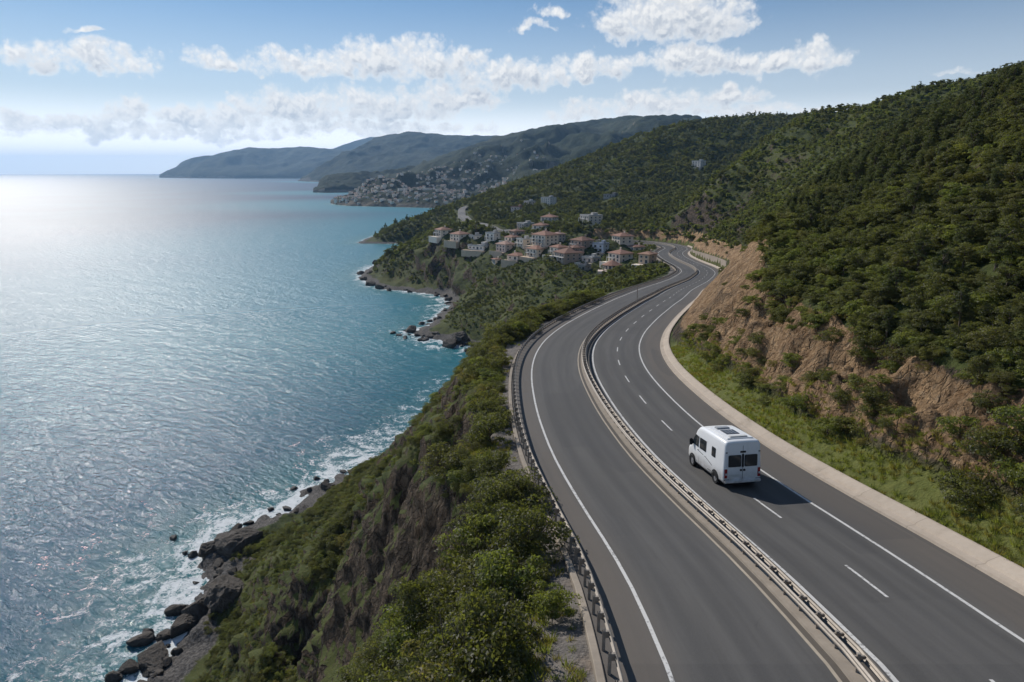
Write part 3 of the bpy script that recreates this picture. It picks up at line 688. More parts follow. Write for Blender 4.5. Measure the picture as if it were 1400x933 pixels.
def asphalt_mat():
    m, k = new_mat('asphalt')
    p = k.n('ShaderNodeNewGeometry').outputs['Position']
    lat, sta = attr(k, 'lat'), attr(k, 'sta')
    uv = k.n('ShaderNodeCombineXYZ', {0: lat, 1: k.m('MULTIPLY', sta, 0.05), 2: 0.0}).outputs[0]
    streak = k.noise(uv, 1.3, 5, 0.6)
    uv2 = k.n('ShaderNodeCombineXYZ', {0: lat, 1: sta, 2: 0.0}).outputs[0]
    big = k.noise(p, 0.12, 4, 0.55)
    grain = k.noise(p, 28.0, 3, 0.7)
    c = k.mix(k.ramp(streak, 0.3, 0.7), (0.068, 0.065, 0.062), (0.107, 0.102, 0.096))
    c = k.mix(k.ramp(big, 0.35, 0.7, 0, 0.5), c, (0.085, 0.08, 0.072))
    # dusty shoulders
    dusty = k.m('MAXIMUM', k.ramp(lat, OFF_A + 0.9, OFF_A - 0.6), k.ramp(lat, OFF_F - 0.3, OFF_F + 1.2))
    c = k.mix(k.m('MULTIPLY', dusty, k.ramp(streak, 0.2, 0.7, 0.45, 0.9)), c, (0.118, 0.1, 0.083))
    med = k.m('MULTIPLY', k.ramp(lat, OFF_C - 0.1, OFF_C + 0.05), k.ramp(lat, 0.35, 0.2))
    c = k.mix(k.m('MULTIPLY', med, 0.75), c, (0.105, 0.085, 0.065))
    # polished wheel tracks, oil strip between them, longitudinal joints, repaired patches, cracks
    for l0, wd, amt in ((-4.7, .34, .3), (-3.1, .34, .3), (-2.2, .3, .2), (1.5, .3, .28), (2.9, .3, .28), (4.3, .3, .3), (5.7, .28, .3)):
        g = k.m('POWER', 2.718, k.m('MULTIPLY', k.m('POWER', k.m('DIVIDE', k.m('SUBTRACT', lat, l0), wd), 2.0), -1.0))
        c = k.mix(k.m('MULTIPLY', g, k.ramp(streak, 0.25, 0.7, amt * .6, amt * 1.5)), c, (0.035, 0.035, 0.036))
    vor = k.n('ShaderNodeTexVoronoi', {'Vector': k.v('ADD', k.v('MULTIPLY', uv2, (0.35, 0.16, 1.0)), k.v('MULTIPLY', k.noise(p, 0.6, 4, 0.6, 0, True), (0.5, 0.5, 0))), 'Scale': 0.55}, feature='DISTANCE_TO_EDGE').outputs[0]
    crack = k.m('MULTIPLY', k.ramp(vor, 0.006, 0.001), k.ramp(k.noise(p, 0.07, 3, 0.5), 0.6, 0.68))
    c = k.mix(k.m('MULTIPLY', crack, 0.6), c, (0.02, 0.02, 0.02))
    cell = k.n('ShaderNodeTexVoronoi', {'Vector': k.v('MULTIPLY', uv2, (0.28, 0.06, 1.0)), 'Scale': 1.0}, distance='CHEBYCHEV').outputs['Color']
    cr = k.n('ShaderNodeSeparateColor', {0: cell}).outputs[0]
    c = k.mix(k.ramp(cr, 0.84, 0.86, 0, 0.22, False), c, (0.04, 0.04, 0.042))
    c = k.mix(k.ramp(cr, 0.1, 0.08, 0, 0.16, False), c, (0.12, 0.115, 0.11))
    c = k.mix(k.ramp(grain, 0.35, 0.8, 0, 0.35), c, (0.14, 0.135, 0.13))
    principled(k, c, 0.82, 0.3, bump(k, grain, 0.35, 0.02))
    return m

ASPH = asphalt_mat()
def paint_mat():
    m, k = new_mat('worn_road_paint')
    p = k.n('ShaderNodeNewGeometry').outputs['Position']
    n = k.noise(p, 5.5, 7, 0.72)
    b = k.noise(p, 0.5, 4, 0.6)
    c = k.mix(b, (0.5, 0.485, 0.46), (0.66, 0.65, 0.62))
    chips = k.ramp(k.m('ADD', n, k.m('MULTIPLY_ADD', b, 0.35, -0.175)), 0.53, 0.63, 0, 0.7)
    principled(k, k.mix(chips, c, (0.13, 0.125, 0.12)), 0.65, 0.3)
    return m
PAINT = paint_mat()
OLDPAINT = simple_mat('worn_cream_paint', (0.42, 0.36, 0.28), 0.7, 0.2, 2.0)
CONC = simple_mat('pale_concrete', (0.5, 0.42, 0.34), 0.85, 0.15, 0.9, bumpd=0.05)
def kerb_mat():
    m, k = new_mat('jointed_kerb_concrete')
    p = k.n('ShaderNodeNewGeometry').outputs['Position']
    sta = attr(k, 'sta')
    n1 = k.noise(p, 0.5, 5, 0.65)
    n2 = k.noise(k.v('MULTIPLY', p, (1.0, 1.0, 0.2)), 2.2, 5, 0.7)
    seg = k.m('FLOOR', k.m('DIVIDE', sta, 4.0))
    wn = k.n('ShaderNodeTexWhiteNoise', {'W': seg}, noise_dimensions='1D').outputs[0]
    c = k.mix(n2, (0.36, 0.295, 0.23), (0.53, 0.45, 0.365))
    c = k.mix(k.m('MULTIPLY', wn, 0.3), c, (0.33, 0.275, 0.22))
    c = k.mix(k.ramp(n1, 0.52, 0.72, 0, 0.55), c, (0.24, 0.2, 0.155))
    fr = k.m('ABSOLUTE', k.m('SUBTRACT', k.m('FRACT', k.m('DIVIDE', sta, 4.0)), 0.5))
    c = k.mix(k.ramp(fr, 0.4945, 0.498, 0, 0.6), c, (0.16, 0.135, 0.11))
    principled(k, c, 0.88, 0.2, bump(k, n2, 0.4, 0.05))
    return m
KERBM = kerb_mat()
CONC2 = simple_mat('dusty_concrete', (0.33, 0.28, 0.225), 0.88, 0.2, 1.6, bumpd=0.05)
STEEL = simple_mat('galvanised_steel', (0.42, 0.41, 0.39), 0.5, 0.12, 4.0, metal=0.55)
STEELTAN = simple_mat('weathered_steel', (0.34, 0.3, 0.255), 0.6, 0.2, 4.0, metal=0.3)
POSTM = simple_mat('dark_steel_post', (0.38, 0.33, 0.275), 0.65, 0.2, 6.0, metal=0.15)

SA = np.arange(-60, RS[-1] - 2, 1.0)
offs = np.concatenate([[OFF_B - 0.3], np.linspace(OFF_B - 0.28, OFF_G + 0.3, 40), [OFF_G + 0.32]])
hs = np.zeros(len(offs)); hs[0] = hs[-1] = -0.9
strip('road', SA, offs, hs, ASPH, 'structure')

def line(name, off, w, mat, s=None, lift=0.004):
    s = SA if s is None else s
    strip(name, s, [off - w / 2, off + w / 2], [lift, lift], mat, 'structure')

line('edge_line', OFF_A, 0.15, PAINT)
line('edge_line', OFF_C, 0.12, OLDPAINT)
line('edge_line', OFF_E + 0.12, 0.17, PAINT)
line('edge_line', OFF_F, 0.15, PAINT)
k0 = 5.7
for n_ in range(-6, 48):
    a = k0 + n_ * 8.35
    line('lane_dash', 3.66, 0.12, PAINT, np.linspace(a, a + 2.9, 4))
# low concrete barrier kerb on the hill side
SK = np.arange(-60, 402, 1.5)
strip('kerb', SK, [OFF_G, OFF_G + 0.04, OFF_G + 0.42, OFF_G + 0.5, OFF_G + 1.0, OFF_G + 1.12, OFF_G + 1.14],
      [-0.05, 0.14, 0.18, 0.3, 0.52, 0.5, -0.4], KERBM, 'structure')
# dusty concrete base under the median rails
strip('median_kerb', SA, [-0.64, -0.62, 0.06, 0.08], [-0.05, 0.1, 0.1, -0.05], CONC2, 'structure')

# ------------------------------------------------------------------ guard rails
def sweep_section(name, s, prof, mat, parent):
    """closed cross-section (offset, height) swept along the road"""
    s = np.asarray(s, float)
    pr = prof + prof[:1]
    V = np.stack([sec(s, np.full(len(s), o), h) for o, h in pr], 1)
    me = grid_mesh(name, V.reshape(-1, 3), len(s), len(pr), None, smooth=False)
    return link(name, me, mat, parent=parent)

def wbeam(o, d):
    a = [(0, .47), (.05, .51), (.05, .56), (0, .605), (.05, .65), (.05, .70), (0, .74)]
    front = [(o + d * x, z) for x, z in a]
    return front + [(o + d * (x - .015), z) for x, z in reversed(a)]

def post_mesh(side):
    bm = bmesh.new()
    def box(x0, x1, y0, y1, z0, z1):
        r = bmesh.ops.create_cube(bm, size=1)
        for v_ in r['verts']:
            v_.co = Vector(((x0 + x1) / 2 + v_.co.x * (x1 - x0), (y0 + y1) / 2 + v_.co.y * (y1 - y0), (z0 + z1) / 2 + v_.co.z * (z1 - z0)))
    if side:            # roadside post with a block-out towards the beam
        box(-.05, .05, -.05, -.035, -.3, .76); box(-.05, .05, .035, .05, -.3, .76); box(-.008, .008, -.035, .035, -.3, .76)
        box(.05, .17, -.05, .05, .5, .74)
    else:               # median post with spacers to both beams
        box(-.05, .05, -.05, .05, 0, .74)
        box(-.21, -.05, -.035, .035, .54, .66); box(.05, .21, -.035, .035, .54, .66)
    bmesh.ops.bevel(bm, geom=bm.edges[:], offset=.006, segments=1, affect='EDGES')
    me = bpy.data.meshes.new('post'); bm.to_mesh(me); bm.free()
    return me

def rail(name, label, off, beams, side, spacing, s0, s1, group=None):
    base = sec(np.array([s0 + 20.0]), np.array([off]))[0]
    root = link(name, None, label=label, cat='guard rail', loc=base, group=group)
    inv = Matrix.Translation(-Vector(base))
    s = np.arange(s0, s1, 1.0)
    for o, d, mt in beams:
        b = sweep_section('rail_beam', s, wbeam(o, d), mt, root)
        b.data.transform(inv)
    pm = post_mesh(side)
    pm.materials.append(POSTM)
    near = [x for x in np.arange(s0, s1, spacing)]
    vis = [x for x in near if x > -2.0][:100]
    rest = [x for x in near if x < -2.0 or x > vis[-1] + .1]
    def mat_at(x):
        p, t, n = road_at(np.array([x]))
        q = p[0, :2] + n[0] * off
        return Vector((q[0], q[1], p[0, 2])), math.atan2(n[0, 1], n[0, 0])
    for i, x in enumerate(vis):
        loc, a = mat_at(x)
        o = link('post', pm, parent=root, loc=loc - Vector(base), rot=(0, 0, a))
    bm = bmesh.new()
    for x in rest:
        loc, a = mat_at(x)
        tmp = pm.copy(); tmp.transform(Matrix.Translation(loc - Vector(base)) @ Matrix.Rotation(a, 4, 'Z'))
        bm.from_mesh(tmp); bpy.data.meshes.remove(tmp)
    me = bpy.data.meshes.new('post'); bm.to_mesh(me); bm.free()
    link('post', me, POSTM, parent=root, kind='stuff')
    return root

r_ = rail('guard_rail', 'steel crash barrier with short posts along the seaward edge of the road', OFF_B + 0.02,
     [(OFF_B + .2, 1, STEELTAN)], True, 1.35, -40, RS[-1] - 8)
kb = sweep_section('kerb', np.arange(-40, RS[-1] - 8, 1.0), [(OFF_B - .42, -.5), (OFF_B - .42, .08), (OFF_B - .39, .11), (OFF_B - .17, .11), (OFF_B - .14, .08), (OFF_B - .13, -.5)], CONC2, r_)
kb.data.transform(Matrix.Translation(-r_.location))
rail('median_barrier', 'double sided steel crash barrier on a concrete base between the two carriageways', -0.28,
     [(-.49, -1, STEELTAN), (-.07, 1, STEELTAN)], False, 1.35, -40, RS[-1] - 8)

# ------------------------------------------------------------------ retaining wall beyond the bend
def retaining_wall():
    m, k = new_mat('buff_retaining_wall')
    p = k.n('ShaderNodeNewGeometry').outputs['Position']
    st = k.noise(k.v('MULTIPLY', p, (1.0, 1.0, 0.12)), 0.9, 5, 0.65)
    n = k.noise(p, 0.5, 5, 0.6)
    c = k.mix(st, (0.2, 0.16, 0.125), (0.38, 0.315, 0.25))
    c = k.mix(k.ramp(n, 0.55, 0.75, 0, 0.5), c, (0.2, 0.16, 0.13))
    principled(k, c, 0.9, 0.2, bump(k, st, 0.5, 0.1))
    s = np.arange(255, 357, 2.0)
    hh = 3.6 * sstep(s, 254, 260) * (1 - 0.25 * sstep(s, 300, 350)) + 0.1
    rows = []
    for o, f in ((1.3, -0.2), (1.4, 0.0), (1.75, 1.0), (2.15, 1.0), (2.15, -0.4)):
        rows.append(sec(s, np.full(len(s), OFF_G + o), 0.0) + np.stack([0 * s, 0 * s, hh * f + (0.1 if f == 0 else 0)], 1))
    V = np.stack(rows, 1)
    me = grid_mesh('retaining_wall', V.reshape(-1, 3), len(s), len(rows), smooth=False)
    link('retaining_wall', me, m, label='buff concrete retaining wall holding the slope beside the far bend', cat='retaining wall')
retaining_wall()

# slim post in the median
def slim_post():
    b = sec(np.array([118.0]), np.array([-0.75]))[0]
    root = link('marker_post', None, label='slim grey post standing alone beside the median barrier before the far bend', cat='post', loc=b)
    bm = bmesh.new()
    bmesh.ops.create_cone(bm, segments=12, radius1=.09, radius2=.06, depth=3.6, matrix=Matrix.Translation((0, 0, 1.8)), cap_ends=True)
    me = bpy.data.meshes.new('pole'); bm.to_mesh(me); bm.free()
    link('pole', me, POSTM, parent=root)
    bm = bmesh.new()
    bmesh.ops.create_cone(bm, segments=12, radius1=.16, radius2=.13, depth=.18, matrix=Matrix.Translation((0, 0, .06)), cap_ends=True)
    me = bpy.data.meshes.new('base_plate'); bm.to_mesh(me); bm.free()
    link('base_plate', me, POSTM, parent=root)
slim_post()

# ------------------------------------------------------------------ village lane on the headland
def lane():
    pts = np.array([[-49.2,778.8],[-56.1,771.9],[-48.1,669.3],[-39.6,624.1],[-16.5,574.4],[-4.6,537.8],[4,505]])
    d = np.r_[0, np.cumsum(np.hypot(*np.diff(pts[:, :2], axis=0).T))]
    t = np.arange(0, d[-1], 4.0)
    P = np.stack([np.interp(t, d, pts[:, i]) for i in range(2)], 1)
    k = np.hanning(9); k /= k.sum()
    P = np.stack([np.convolve(np.pad(P[:, i], 4, mode='reflect', reflect_type='odd'), k, 'valid') for i in range(2)], 1)
    T = np.gradient(P, axis=0); T /= np.linalg.norm(T, axis=1)[:, None]
    N = np.stack([T[:, 1], -T[:, 0]], 1)
    rows = []
    z = np.maximum.reduce([glook(GH, *(P + N * o).T) for o in (-3.5, 0, 3.5)])
    z = np.convolve(np.pad(z, 4, mode='edge'), k, 'valid') + 0.7
    for o, dz in ((-4.2, -2.5), (-3.8, 0.0), (3.8, 0.0), (4.2, -2.5)):
        rows.append(np.c_[P + N * o, z + dz])
    V = np.stack(rows, 1)
    me = grid_mesh('lane', V.reshape(-1, 3), len(P), 4, dict(lat=np.zeros(len(P) * 4), sta=np.repeat(t, 4)), smooth=False)
    link('lane', me, simple_mat('lane_asphalt', (0.2, 0.19, 0.18), 0.9, 0.15, 0.3), kind='structure')
    return P
LANE = lane()

# ------------------------------------------------------------------ camper van
def van():
    s = 19.1
    p, t, n = road_at(np.array([s]))
    p2 = road_at(np.array([s + 4.0]))[0][0]
    heading = math.atan2(-(-0.155), 0.988)
    slope = math.atan2(p2[2] - p[0, 2], 4.0)
    zc = float(np.interp(s + 2.2, RS, ROAD[:, 2]))
    # origin on the ground under the middle of the van
    base = Vector((12.66, 38.45, zc + 0.006))
    root = link('camper_van', None, label='white high roof camper van with tinted rear windows driving away up the road', cat='camper van', loc=base)
    root.rotation_euler = Euler((slope, 0, heading), 'XYZ')
    root.scale = (1.03, 1.16, 1.09)
    root.location = base + Vector((-.155, .988, 0)) * .37 + Vector((.27, 0, 0))
    white, wk = new_mat('white_van_paint')
    wp = wk.n('ShaderNodeTexCoord').outputs['Object']
    wz = wk.n('ShaderNodeSeparateXYZ', {0: wp}).outputs[2]
    dirt = wk.m('MULTIPLY', wk.ramp(wz, 1.15, 0.4), wk.ramp(wk.noise(wp, 3.0, 6, 0.65), 0.3, 0.7, 0.15, 0.75))
    streaks = wk.ramp(wk.noise(wk.v('MULTIPLY', wp, (6.0, 6.0, 0.5)), 1.0, 4, 0.6), 0.55, 0.75, 0, 0.16)
    wc = wk.mix(dirt, wk.mix(streaks, (0.78, 0.78, 0.77), (0.55, 0.53, 0.5)), (0.36, 0.32, 0.27))
    principled(wk, wc, 0.3, 0.5)
    seamm = simple_mat('grey_seal', (0.2, 0.2, 0.2), 0.6)
    black = simple_mat('black_trim', (0.018, 0.018, 0.02), 0.5)
    rubber = simple_mat('tyre_rubber', (0.02, 0.02, 0.02), 0.85)
    rimm = simple_mat('steel_rim', (0.45, 0.45, 0.46), 0.4, metal=0.6)
    red = simple_mat('red_lens', (0.3, 0.012, 0.015), 0.25, spec=0.6)
    clear = simple_mat('clear_lens', (0.6, 0.6, 0.6), 0.2, spec=0.6)
    gm, gk = new_mat('tinted_glass')
    principled(gk, (0.02, 0.026, 0.03), 0.08, 0.6)
    plate = simple_mat('plate_white', (0.6, 0.6, 0.57), 0.5)
    L0, L1 = -2.3, 2.3
    # stations: y, bottom, top, half width, shoulder radius
    st = [(-2.27, .42, 2.50, 1.05), (-2.24, .38, 2.56, 1.09), (-2.12, .36, 2.60, 1.11), (-1.0, .36, 2.62, 1.115), (0.1, .36, 2.62, 1.115), (0.55, .36, 2.60, 1.11),
          (0.85, .36, 2.52, 1.10), (1.05, .36, 2.36, 1.09), (1.2, .36, 2.1, 1.08), (1.5, .36, 1.72, 1.07), (1.75, .36, 1.36, 1.06), (1.85, .36, 1.26, 1.05), (2.15, .36, 1.1, 1.0), (2.28, .38, .92, .95), (2.34, .45, .75, .9)]
    def hw(z, w):
        return w * (1 - 0.075 * max(0, (z - 1.1) / 1.5) ** 1.3)
    ring = []
    bm = bmesh.new()
    for (y, zb, zt, w) in st:
        r = min(.2, (zt - zb) * .3)
        pts = [(-w * .96, zb), (-w, zb + .1)]
        for q in (.35, .6, .8):
            z = zb + (zt - zb - r) * q + .05
            pts.append((-hw(z, w), z))
        wt = hw(zt - r, w)
        for a in (0, 25, 50, 72, 90):
            pts.append((-(wt - r) - r * math.cos(rad(a)), zt - r + r * math.sin(rad(a))))
        pts.append((-wt * .45, zt + .02))
        full = pts + [(-x, z) for x, z in reversed(pts)]
        ring.append([bm.verts.new((x, y, z)) for x, z in full])
    nr = len(ring[0])
    for a, b in zip(ring[:-1], ring[1:]):
        for i in range(nr):
            j = (i + 1) % nr
            bm.faces.new((a[i], a[j], b[j], b[i]))
    bm.faces.new(list(reversed(ring[0]))); bm.faces.new(ring[-1])
    bmesh.ops.recalc_face_normals(bm, faces=bm.faces[:])
    me = bpy.data.meshes.new('body'); bm.to_mesh(me); bm.free()
    for f in me.polygons: f.use_smooth = len(f.vertices) == 4
    body = link('body', me, white, parent=root)
    def patch(name, pts, mat, parent=root, thick=.012):
        """thin panel through the given outline (counted round), pushed out along its own normal"""
        bm = bmesh.new()
        vs = [bm.verts.new(q) for q in pts]
        f = bm.faces.new(vs); f.normal_update()
        e = bmesh.ops.extrude_face_region(bm, geom=[f])
        for v_ in [g for g in e['geom'] if isinstance(g, bmesh.types.BMVert)]:
            v_.co += f.normal * thick
        bmesh.ops.recalc_face_normals(bm, faces=bm.faces[:])
        me = bpy.data.meshes.new(name); bm.to_mesh(me); bm.free()
        return link(name, me, mat, parent=parent)
    def rounded(pts, r=.06, n=3):
        out = []
        P_ = [Vector(q) for q in pts]
        for i, q in enumerate(P_):
            a, b = P_[i - 1], P_[(i + 1) % len(P_)]
            da, db = (a - q), (b - q)
            ra = min(r, da.length * .4); rb = min(r, db.length * .4)
            p0, p1 = q + da.normalized() * ra, q + db.normalized() * rb
            for k in range(n + 1):
                u = k / n
                out.append((p0 * (1 - u) ** 2 + q * 2 * u * (1 - u) + p1 * u * u))
        return out
    def boxm(name, x0, x1, y0, y1, z0, z1, mat, bev=.02, parent=root):
        bm = bmesh.new()
        r = bmesh.ops.create_cube(bm, size=1)
        for v_ in r['verts']:
            v_.co = Vector(((x0 + x1) / 2 + v_.co.x * (x1 - x0), (y0 + y1) / 2 + v_.co.y * (y1 - y0), (z0 + z1) / 2 + v_.co.z * (z1 - z0)))
        bmesh.ops.bevel(bm, geom=bm.edges[:], offset=bev, segments=2, affect='EDGES')
        me = bpy.data.meshes.new(name); bm.to_mesh(me); bm.free()
        return link(name, me, mat, parent=parent)
    def side(name, yz, mat, sx, r=.06, thick=.012, parent=root, lift=0.0):
        q = [(sx * (hw(z, 1.115 if y < .9 else 1.09) + lift), y, z) for y, z in yz]
        if sx > 0: q = q
        else: q = q[::-1]
        return patch(name, rounded(q, r), mat, parent, thick)
    for sx in (-1, 1):
        side('cab_window', [(1.62, 1.42), (.72, 1.38), (.72, 2.0), (1.16, 2.02)], gm, sx, .05)
        w_ = side('side_window', [(.58, 1.38), (-.22, 1.38), (-.22, 2.0), (.58, 2.0)], gm, sx)
        side('side_window', [(-.85, 1.42), (-1.3, 1.42), (-1.3, 1.95), (-.85, 1.95)], gm, sx)
        side('swoosh', [(.6, 1.2), (-.2, 1.12), (-.9, .92), (-1.0, .84), (-.9, .87), (-.2, 1.07), (.6, 1.16)], seamm, sx, .02, .004)
        side('door_handle', [(.78, 1.2), (.66, 1.2), (.66, 1.24), (.78, 1.24)], black, sx, .01, .03)
        side('sill_trim', [(1.0, .5), (-1.1, .5), (-1.1, .56), (1.0, .56)], seamm, sx, .01, .008)
        # door seams
        for yy in (.66, -.3):
            side('seam', [(yy, .5), (yy - .014, .5), (yy - .014, 2.05), (yy, 2.05)], seamm, sx, .003, .003)
        # wheels
        for yy in (1.48, -1.32):
            arch = []
            for a in range(0, 181, 15):
                arch.append((yy + .43 * math.cos(rad(a)), .36 + .42 * math.sin(rad(a))))
            side('wheel_arch', arch, black, sx, .005, .008)
            wh = link('wheel', None, parent=root, loc=(sx * 1.02, yy, .35))
            bm = bmesh.new()
            prof = [(.2, -.11), (.31, -.12), (.345, -.08), (.35, 0), (.345, .08), (.31, .12), (.2, .11)]
            rows = []
            for i in range(28):
                a = 2 * math.pi * i / 28
                rows.append([bm.verts.new((x, rr * math.cos(a), rr * math.sin(a))) for rr, x in prof])
            for i in range(28):
                a, b = rows[i], rows[(i + 1) % 28]
                for j in range(len(prof) - 1):
                    bm.faces.new((a[j], a[j + 1], b[j + 1], b[j]))
            bmesh.ops.recalc_face_normals(bm, faces=bm.faces[:])
            me = bpy.data.meshes.new('tyre'); bm.to_mesh(me); bm.free()
            link('tyre', me, rubber, parent=wh)
            bm = bmesh.new()
            bmesh.ops.create_cone(bm, segments=24, radius1=.215, radius2=.2, depth=.16, cap_ends=True, matrix=Matrix.Rotation(rad(90), 4, 'Y'))
            bmesh.ops.create_cone(bm, segments=16, radius1=.07, radius2=.05, depth=.2, cap_ends=True, matrix=Matrix.Rotation(rad(90), 4, 'Y'))
            me = bpy.data.meshes.new('rim'); bm.to_mesh(me); bm.free()
            link('rim', me, rimm, parent=wh)
        # mirrors
        m_ = boxm('mirror', sx * 1.2 - .1, sx * 1.2 + .1, 1.42, 1.54, 1.3, 1.68, black, .04)
        boxm('mirror_arm', min(sx * 1.0, sx * 1.15), max(sx * 1.0, sx * 1.15), 1.44, 1.5, 1.36, 1.44, black, .01, )
        boxm('headlight', sx * .72 - .16, sx * .72 + .16, 2.2, 2.3, .78, .98, clear, .03)
    patch('windscreen', rounded([(-.86, 1.83, 1.32), (.86, 1.83, 1.32), (.8, 1.3, 2.02), (-.8, 1.3, 2.02)], .08), gm, thick=.02)
    # rear: two doors with windows, seam, lamps, bumper, plate
    Y = -2.275
    def rear(name, x0, x1, z0, z1, mat, thick=.012, r=.05, off=0.0, parent=root):
        lean = lambda z: Y + .03 * max(0, (z - 1.6))
        return patch(name, rounded([(x0, lean(z0) - off, z0), (x1, lean(z0) - off, z0), (x1, lean(z1) - off, z1), (x0, lean(z1) - off, z1)], r), mat, parent, thick)
    for sx in (-1, 1):
        a, b = sorted((sx * .025, sx * .99))
        d_ = rear('rear_door', a, b, .55, 2.36, white, .02, .05)
        a, b = sorted((sx * .1, sx * .86))
        fr = rear('rear_window', a, b, 1.22, 1.86, black, .012, .07, .02)
        a2, b2 = a + .035, b - .035
        rear('pane', a2, b2, 1.255, 1.825, gm, .008, .05, .032, fr)
        a, b = sorted((sx * .9, sx * 1.07))
        lt = rear('tail_light', a, b, .62, 1.12, red, .045, .03, .0)
        rear('lens', a + .04, b - .04, .8, .9, clear, .01, .01, .045, lt)
        rear('hinge', sx * .97 - .05, sx * .97 + .05, 1.98, 2.04, black, .02, .01, .02)
        rear('door_pull', sx * .1 - .06, sx * .1 + .06, .98, 1.08, black, .03, .03, .02)
        rear('bumper_corner', *sorted((sx * .78, sx * 1.1)), .38, .56, seamm, .1, .03, .0)
    rear('door_seam', -.012, .012, .56, 2.36, seamm, .006, .005, .02)
    rear('centre_post', -.06, .06, 1.2, 1.9, black, .014, .01, .02)
    rear('brake_light', -.28, .28, 2.4, 2.47, red, .02, .02, .0)
    rear('latch', -.17, .17, 1.97, 2.07, black, .05, .04, .02)
    rear('number_plate', -.8, -.22, .68, .8, plate, .012, .015, .02)
    boxm('bumper', -1.08, 1.08, -2.38, -2.2, .36, .52, white, .04)
    boxm('underbody', -.95, .95, -2.1, 2.0, .2, .4, black, .03)
    # roof: pop-up panel, skylight, solar panel, rack bars
    boxm('roof_pod', -.78, .78, -1.95, .15, 2.6, 2.675, white, .03)
    pan = boxm('solar_panel', -.42, .36, -1.25, -.5, 2.665, 2.705, simple_mat('dark_cells', (0.03, 0.035, 0.05), 0.25, spec=0.5), .008)
    for i in range(1, 4):
        x = -.42 + .195 * i
        boxm('cell_line', x - .008, x + .008, -1.24, -.51, 2.704, 2.708, rimm, .001, pan)
    boxm('skylight', -.5, .3, -.3, .05, 2.66, 2.76, simple_mat('grey_skylight', (0.35, 0.36, 0.37), 0.35), .03)
    boxm('roof_vent', -.55, .5, -1.85, -1.6, 2.66, 2.74, simple_mat('pale_vent', (0.6, 0.59, 0.56), 0.5), .03)
    return root
van()

# ------------------------------------------------------------------ vegetation
def leaf_mat(name, dark, light, trans=0.5):
    m, k = new_mat(name)
    tone = attr(k, 'tone')
    oi = k.n('ShaderNodeObjectInfo').outputs['Random']
    f = k.m('MULTIPLY_ADD', oi, 0.5, k.m('MULTIPLY', tone, 0.6), clamp=True)
    c = k.mix(f, dark, light)
    warm = k.ramp(oi, 0.78, 0.98, 0, 0.42)
    c = k.mix(warm, c, (0.13, 0.105, 0.03))
    d = k.n('ShaderNodeBsdfDiffuse', {0: c, 1: 0.6})
    t = k.n('ShaderNodeBsdfTranslucent', {0: k.mix(0.35, k.mix(1.0, c, (2.0, 2.1, 1.3), 'MULTIPLY'), (0.2, 0.23, 0.03))})
    g = k.n('ShaderNodeBsdfGlossy', {0: (1, 1, 1, 1), 1: 0.55})
    a = k.n('ShaderNodeMixShader', {0: trans, 1: d.outputs[0], 2: t.outputs[0]})
    b = k.n('ShaderNodeMixShader', {0: 0.025, 1: a.outputs[0], 2: g.outputs[0]})
    k.n('ShaderNodeOutputMaterial', {0: b.outputs[0]})
    return m

LEAF = {
    'oak': leaf_mat('dark_oak_leaves', (0.042, 0.047, 0.012), (0.13, 0.126, 0.03)),
    'light': leaf_mat('light_green_leaves', (0.085, 0.11, 0.02), (0.215, 0.22, 0.045)),
    'pine': leaf_mat('pine_needles', (0.034, 0.046, 0.014), (0.09, 0.1, 0.03), 0.4),
    'heath': leaf_mat('heath_leaves', (0.1, 0.09, 0.022), (0.25, 0.19, 0.055)),
}
BARK = simple_mat('grey_bark', (0.11, 0.085, 0.065), 0.9, 0.2, 8.0)

